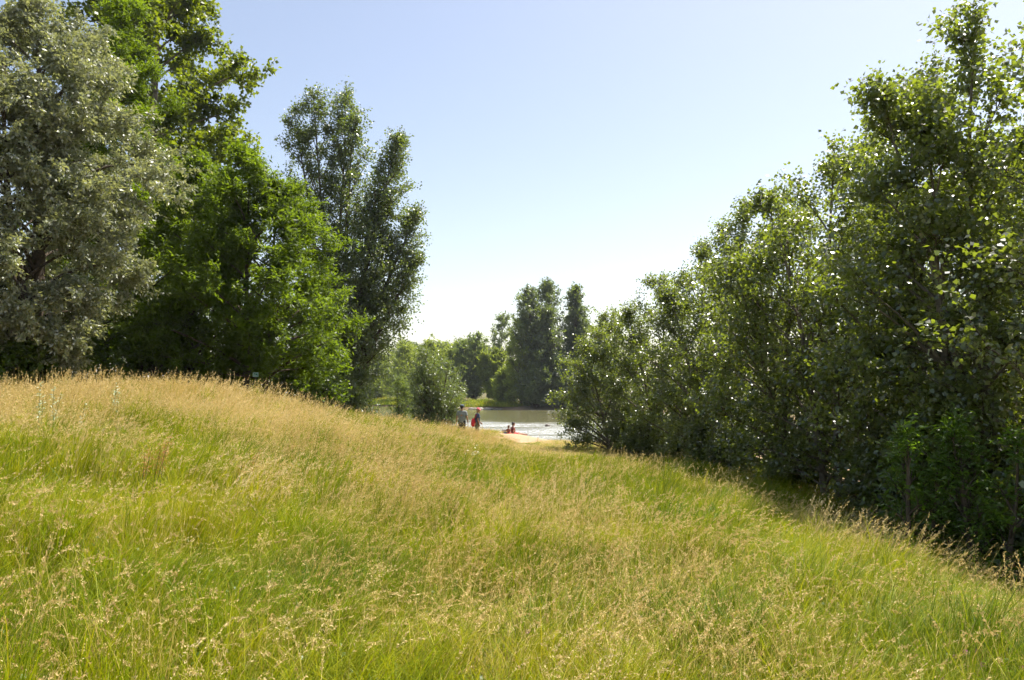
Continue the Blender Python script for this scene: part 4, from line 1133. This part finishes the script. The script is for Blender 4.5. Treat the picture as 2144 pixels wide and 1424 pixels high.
seated('dark-haired adult sitting on the sand with legs stretched right, red shorts', (ax_, ay_, gz(ax_, ay_) - .015), R(-62), 1.0, 'skin_brown', 'print', 'red', 'hair_dark', long_hair=.04)
cx_, cy2 = -0.20, 47.9
seated('small child sitting left of the dark-haired adult on the sand', (cx_, cy2, gz(cx_, cy2) - .01), R(-25), 0.62, 'skin_brown', 'print', 'red', 'hair_brown')

bpy.data.scenes.remove(BAKE)

# blue cool box beside them
def rbox(name, size, loc, mat, parent, bev=0.02, rot=(0, 0, 0)):
    bm = bmesh.new(); bmesh.ops.create_cube(bm, size=1, matrix=Matrix.Diagonal((*size, 1)))
    bmesh.ops.bevel(bm, geom=bm.edges[:], offset=bev, segments=2, affect='EDGES')
    me = bpy.data.meshes.new(name); bm.to_mesh(me); bm.free(); me.materials.append(mat)
    return obj(name, me, parent, loc, rot)
bx_, by_ = -0.47, 48.1
cool = empty('cool_box', (bx_, by_, gz(bx_, by_) - .01), R(12)); tag(cool, 'blue cool box with pale lid beside the sitting child', 'cool box')
rbox('box_body', (.30, .22, .24), (0, 0, .12), M['blue'], cool, .03)
rbox('lid', (.31, .23, .06), (0, 0, .272), M['pale_grey'], cool, .02)
V, F = tube([(-.14, -.0, .25), (-.14, 0, .36), (-.09, 0, .39), (.09, 0, .39), (.14, 0, .36), (.14, 0, .25)], [.011] * 6, 6)
obj('handle', np_mesh('handle', V, [(F, 0)], [M['pale_grey']], True), cool)

# ------------------------------------------------------------------ stones, post, sign
M['stone'] = simple_mat('river_stone', (0.36, 0.32, 0.26), 0.85, 0.2, 0.35, 5, 0.5)
M['stone_dark'] = simple_mat('wet_stone', (0.13, 0.10, 0.075), 0.4, 0.5, 0.35, 5, 0.5)
def stone(label, x_, y_, z_, r_, mat, seed, group=None, flat=.6):
    rg = np.random.default_rng(seed)
    bm = bmesh.new(); bmesh.ops.create_icosphere(bm, subdivisions=3, radius=1)
    ph = rg.uniform(0, 6, 9); fq = rg.uniform(1.2, 3.2, 9)
    for v in bm.verts:
        c = v.co.copy()
        k = 1 + .16 * math.sin(c.x * fq[0] + ph[0]) + .13 * math.sin(c.y * fq[1] + ph[1] + c.z) + .10 * math.sin(c.z * fq[2] * 1.6 + ph[2] + c.x * 2) + .05 * math.sin(c.x * 7 + c.y * 6 + ph[3])
        v.co = Vector((c.x * r_ * 1.25, c.y * r_, c.z * r_ * flat)) * k
    me = bpy.data.meshes.new('stone'); bm.to_mesh(me); bm.free(); me.materials.append(mat)
    o = obj('stone', me, None, (x_, y_, z_), (0, 0, rg.uniform(0, 6)))
    tag(o, label, 'stone', group)
    return o
p = at(1147, 892, 69.0)
stone('dark wet stone standing out of the riffle in mid river', p[0], 69.0, WATER_Z + .02, .22, M['stone_dark'], 1, flat=.9)
rgs = np.random.default_rng(5)
for i in range(12):
    px = 985 + i * 5.6 + rgs.uniform(-1.5, 1.5)
    y0 = 139.0
    while shore(np.array([(px - 1072) / FPX * y0]), np.array([y0]))[1][0] < -.15: y0 += .2
    stone('%s pale stone from the left along the far waterline below bright grass' % ORD[i], (px - 1072) / FPX * y0, y0, WATER_Z + .05, rgs.uniform(.22, .5), M['stone'], 20 + i, 'pale stones along the far waterline')
pp = at(1108, 858, 137.5)
V, F = tube([(0, 0, -.9), (.02, 0, .2), (.05, 0, .75)], [.05, .045, .04], 7)
o = obj('mooring_stake', np_mesh('mooring_stake', V, [(F, 0)], [M['bark_pale']], True), None, (pp[0], 137.5, WATER_Z)); tag(o, 'thin wooden stake in the water by the dark far bank', 'stake')

M['sign_pale'] = simple_mat('sign_pale_green', (0.20, 0.31, 0.26), 0.5, 0.4, 0.08, 10)  # pale panel green darkened: the shade it stands in is put into the colour
M['sign_green'] = simple_mat('sign_dark_green', (0.03, 0.16, 0.08), 0.5, 0.4, 0.08, 10)
sx0, sy0 = (535.5 - 1072) / FPX * 28.6, 28.6
sz0 = gz(sx0, sy0)
topz = EYE + (825 - 780) * 28.6 / FPX
sign = empty('small_sign', (sx0, sy0, sz0)); tag(sign, 'small pale green notice on a post below the two dark trunks', 'sign')
rbox('panel', (.215, .012, .165), (0, 0, topz - sz0 - .083), M['sign_pale'], sign, .004)
V, F = tube([(0, .03, -.1), (0, .03, topz - sz0 - .01)], [.022, .02], 7); obj('post', np_mesh('post', V, [(F, 0)], [M['bark']], True), sign)
bm = bmesh.new()
for (x_, z_, w_, h_) in ((-.035, .03, .07, .022), (-.005, .008, .06, .02), (.04, .012, .04, .03), (.05, -.012, .05, .018), (-.05, -.01, .03, .016)):
    bmesh.ops.create_cube(bm, size=1, matrix=Matrix.Translation((x_, -.0085, topz - sz0 - .075 + z_)) @ Matrix.Rotation(.5, 4, 'Y') @ Matrix.Diagonal((w_, .004, h_, 1)))
me = bpy.data.meshes.new('pictogram'); bm.to_mesh(me); bm.free(); me.materials.append(M['sign_green']); obj('pictogram', me, sign)

# ------------------------------------------------------------------ meadow flowers and weeds
M['silver_weed'] = leaf_mat('silver_weed_leaf', (0.26, 0.31, 0.20), (0.42, 0.47, 0.34), (0.58, 0.62, 0.50), (0.45, 0.5, 0.35), 0.25, 0.6, 0.3)
M['weed_stem'] = simple_mat('weed_stem', (0.10, 0.14, 0.05), 0.7, 0.3, 0.3, 10)
M['dock_stem'] = simple_mat('dock_stem', (0.10, 0.13, 0.03), 0.7, 0.3, 0.3, 10)
M['dock_seed'] = leaf_mat('dock_seed', (0.24, 0.11, 0.04), (0.36, 0.18, 0.07), (0.48, 0.28, 0.12), (0.4, 0.2, 0.08), 0.25, 0.7, 0.2)
M['petal_white'] = leaf_mat('petal_white', (0.55, 0.56, 0.48), (0.72, 0.72, 0.64), (0.8, 0.8, 0.74), (0.7, 0.7, 0.6), 0.3, 0.6, 0.2)
M['clover'] = leaf_mat('clover_flower', (0.26, 0.11, 0.17), (0.36, 0.17, 0.25), (0.48, 0.28, 0.36), (0.5, 0.2, 0.35), 0.25, 0.7, 0.2)

def weed(name, label, x_, y_, H, nst, leafm, stemm, nl, L, W, seed, spread=.18, zone=(.25, 1.0), lean=.12, jit=.012, cat='weed', group=None, whorl=True):
    rg = np.random.default_rng(seed)
    root = empty(name, (x_, y_, gz(x_, y_))); tag(root, label, cat, group)
    lf = Acc()
    for q in range(nst):
        a_ = rg.uniform(0, 6.28); b0 = np.array([math.cos(a_), math.sin(a_), 0]) * spread * rg.uniform(.2, 1)
        h = H * (1 if q == 0 else rg.uniform(.55, .95))
        t = np.linspace(0, 1, 6)
        dv = np.array([lean * rg.uniform(.3, 1.4), rg.normal() * .06, 0]) * h
        P = b0 + np.stack([t ** 1.6 * dv[0], t ** 1.6 * dv[1], t * h - .03], -1)
        V, F = tube(P, .004 * (1 - .7 * t) + .001, 5)
        obj('stem', np_mesh('stem', V, [(F, 0)], [M[stemm]], True), root)
        s_ = rg.uniform(zone[0], zone[1], nl); f = s_ * 5; i = np.minimum(f.astype(int), 4)
        C = P[i] + (P[np.minimum(i + 1, 5)] - P[i]) * (f - i)[:, None]
        az = rg.uniform(0, 6.28, nl)
        D = np.stack([np.cos(az), np.sin(az), rg.uniform(-.2, .8, nl)], -1)
        N = unit(np.array([0, 0, 1.]) * .8 + rand_unit(rg, nl) * .6)
        V, F = leaf_quads(rg, C + rg.normal(size=C.shape) * jit, unit(D), N, L, W, .45, .15); lf.add(V, F)
    o = obj('foliage', lf.mesh('foliage', [M[leafm]]), root); o['kind'] = 'stuff'
    return root
def pxy(px, D): return (px - 1072) / FPX * D, D
x_, y_ = pxy(128, 12.2); weed('silvery_weed', 'taller silvery white-leaved weed in the grass at far left', x_, y_, 1.0, 6, 'silver_weed', 'weed_stem', 32, .052, .024, 1, .32, (.3, 1), cat='weed', group='silvery weeds')
x_, y_ = pxy(234, 14.6); weed('silvery_weed', 'shorter silvery white-leaved weed just below the straw crest at left', x_, y_, 0.90, 4, 'silver_weed', 'weed_stem', 24, .052, .024, 2, .2, (.4, 1), cat='weed', group='silvery weeds')
x_, y_ = pxy(585, 22.5); weed('silvery_weed', 'small pale weed on the straw crest below the poplars', x_, y_, .65, 4, 'silver_weed', 'weed_stem', 24, .06, .03, 3, .2, (.4, 1), cat='weed', group='silvery weeds')
x_, y_ = pxy(312, 8.3); weed('dock_plant', 'dark-stemmed dock with rusty seed spikes in the grass at left', x_, y_, 0.80, 5, 'dock_seed', 'dock_stem', 110, .015, .011, 4, .16, (.6, 1), .15, .024, 'dock')
x_, y_ = pxy(520, 9.6); weed('dock_plant', 'reddish dock among the straw at left centre', x_, y_, .62, 3, 'dock_seed', 'dock_stem', 70, .016, .012, 5, .10, (.6, 1), .3, .02, 'dock')
x_, y_ = pxy(985, 17.6); weed('white_campion', 'small white-flowered campion in mid meadow, nearer of two', x_, y_, .46, 6, 'petal_white', 'weed_stem', 4, .05, .045, 6, .25, (.6, 1), .05, .02, 'flower', 'white campions')
x_, y_ = pxy(1012, 20.5); weed('white_campion', 'small white-flowered campion in mid meadow, farther of two', x_, y_, .45, 5, 'petal_white', 'weed_stem', 4, .05, .045, 7, .3, (.6, 1), .05, .02, 'flower', 'white campions')

def clover_flower(px, py, seed, nth):
    D = 5.2
    for _ in range(12):
        X = (px - 1072) / FPX * D; zt = gz(X, D) + .20; D = (EYE - zt) * FPX / (py - 825)
    X = (px - 1072) / FPX * D
    root = empty('clover_flower', (X, D, gz(X, D))); tag(root, 'small purple clover flower in the grass, %s from the right frame edge' % nth, 'flower', 'purple clover flowers')
    V, F = tube([(0, 0, -.02), (.01, 0, .1), (.015, 0, .2)], [.002, .002, .0015], 5); obj('stem', np_mesh('stem', V, [(F, 0)], [M['weed_stem']], True), root)
    rg = np.random.default_rng(seed); n = 70
    N = rand_unit(rg, n); P = np.array([.015, 0, .205]) + N * np.array([.007, .007, .006])
    V, F = leaf_quads(rg, P, N, unit(np.cross(N, rand_unit(rg, n))), .010, .004, .6, .1)
    o = obj('flower_head', np_mesh('flower_head', V, [(F, 0)], [M['clover']]), root); o['kind'] = 'stuff'
for i, (px, py) in enumerate(sorted(((1878, 1279), (2055, 1317), (2013, 1350), (1973, 1362), (1992, 1352), (2027, 1378), (1944, 1408), (2105, 1384), (2120, 1408), (1690, 1203), (1712, 1205), (1815, 1217), (1099, 1311)), reverse=True)):
    clover_flower(px, py, 800 + i, ORD[i])

# ------------------------------------------------------------------ stone house across the river, glimpsed through the right-hand row
M['wall_stone'] = simple_mat('house_wall', (0.46, 0.40, 0.32), 0.9, 0.15, 0.25, 2.5, 0.4)
M['roof_slate'] = simple_mat('house_roof', (0.19, 0.20, 0.22), 0.7, 0.3, 0.3, 3, 0.4)
M['shutter'] = simple_mat('house_shutter', (0.30, 0.10, 0.06), 0.7, 0.3, 0.15, 4)
M['pane'] = simple_mat('window_pane', (0.03, 0.035, 0.04), 0.08, 0.6, 0.1, 2)
hx, hy = 41.5, 79.0
house = empty('stone_house', (hx, hy, gz(hx, hy)), R(28)); tag(house, 'stone house with grey roof across the river, glimpsed through the right-hand row', 'house')
bm = bmesh.new()
prof_ = [(-4, -.3), (4, -.3), (4, 5.2), (0, 7.6), (-4, 5.2)]
va = [bm.verts.new((-5.5, y_, z_)) for y_, z_ in prof_]; vb = [bm.verts.new((5.5, y_, z_)) for y_, z_ in prof_]
bm.faces.new(va); bm.faces.new(vb[::-1])
for i in range(5): bm.faces.new((va[i], vb[i], vb[(i + 1) % 5], va[(i + 1) % 5]))
me = bpy.data.meshes.new('wall'); bm.to_mesh(me); bm.free(); me.materials.append(M['wall_stone']); obj('wall', me, house)
roof = empty('roof', (0, 0, 0)); roof.parent = house
for sg in (-1, 1):
    rbox('roof_slope', (11.8, 5.1, .16), (0, sg * 2.1, 6.50), M['roof_slate'], roof, .03, (-sg * math.atan2(2.4, 4.0), 0, 0))
rbox('chimney', (.7, .6, 1.6), (3.6, .3, 8.0), M['wall_stone'], house, .03)
for wxh in (-3.4, 0.0, 3.4):
    for wzh in (1.7, 4.1):
        if wxh == 0 and wzh < 2: continue
        w_ = rbox('window', (1.05, .10, 1.35), (wxh, -4.03, wzh), M['white'], house, .01)
        rbox('pane', (.85, .04, 1.15), (0, -.045, 0), M['pane'], w_, .005)
        for sg in (-1, 1): rbox('shutter', (.5, .05, 1.35), (sg * .80, -.01, 0), M['shutter'], w_, .005)
rbox('door', (1.1, .10, 2.15), (0, -4.03, 1.05), M['shutter'], house, .01)

# ------------------------------------------------------------------ haze
hm, nt, out = new_mat('summer_haze')
pv = nt.nodes.new('ShaderNodeVolumePrincipled')
pv.inputs['Color'].default_value = (0.86, 0.92, 1.0, 1)
pv.inputs['Density'].default_value = 0.00016
pv.inputs['Anisotropy'].default_value = 0.3
nt.links.new(pv.outputs[0], out.inputs['Volume'])
bm = bmesh.new()
bmesh.ops.create_cube(bm, size=1, matrix=Matrix.Translation((0, 1155, 19)) @ Matrix.Diagonal((3020, 2520, 46, 1)))
me = bpy.data.meshes.new('haze'); bm.to_mesh(me); bm.free(); me.materials.append(hm)
tag(obj('haze', me), 'thin summer haze over the river', kind='stuff')
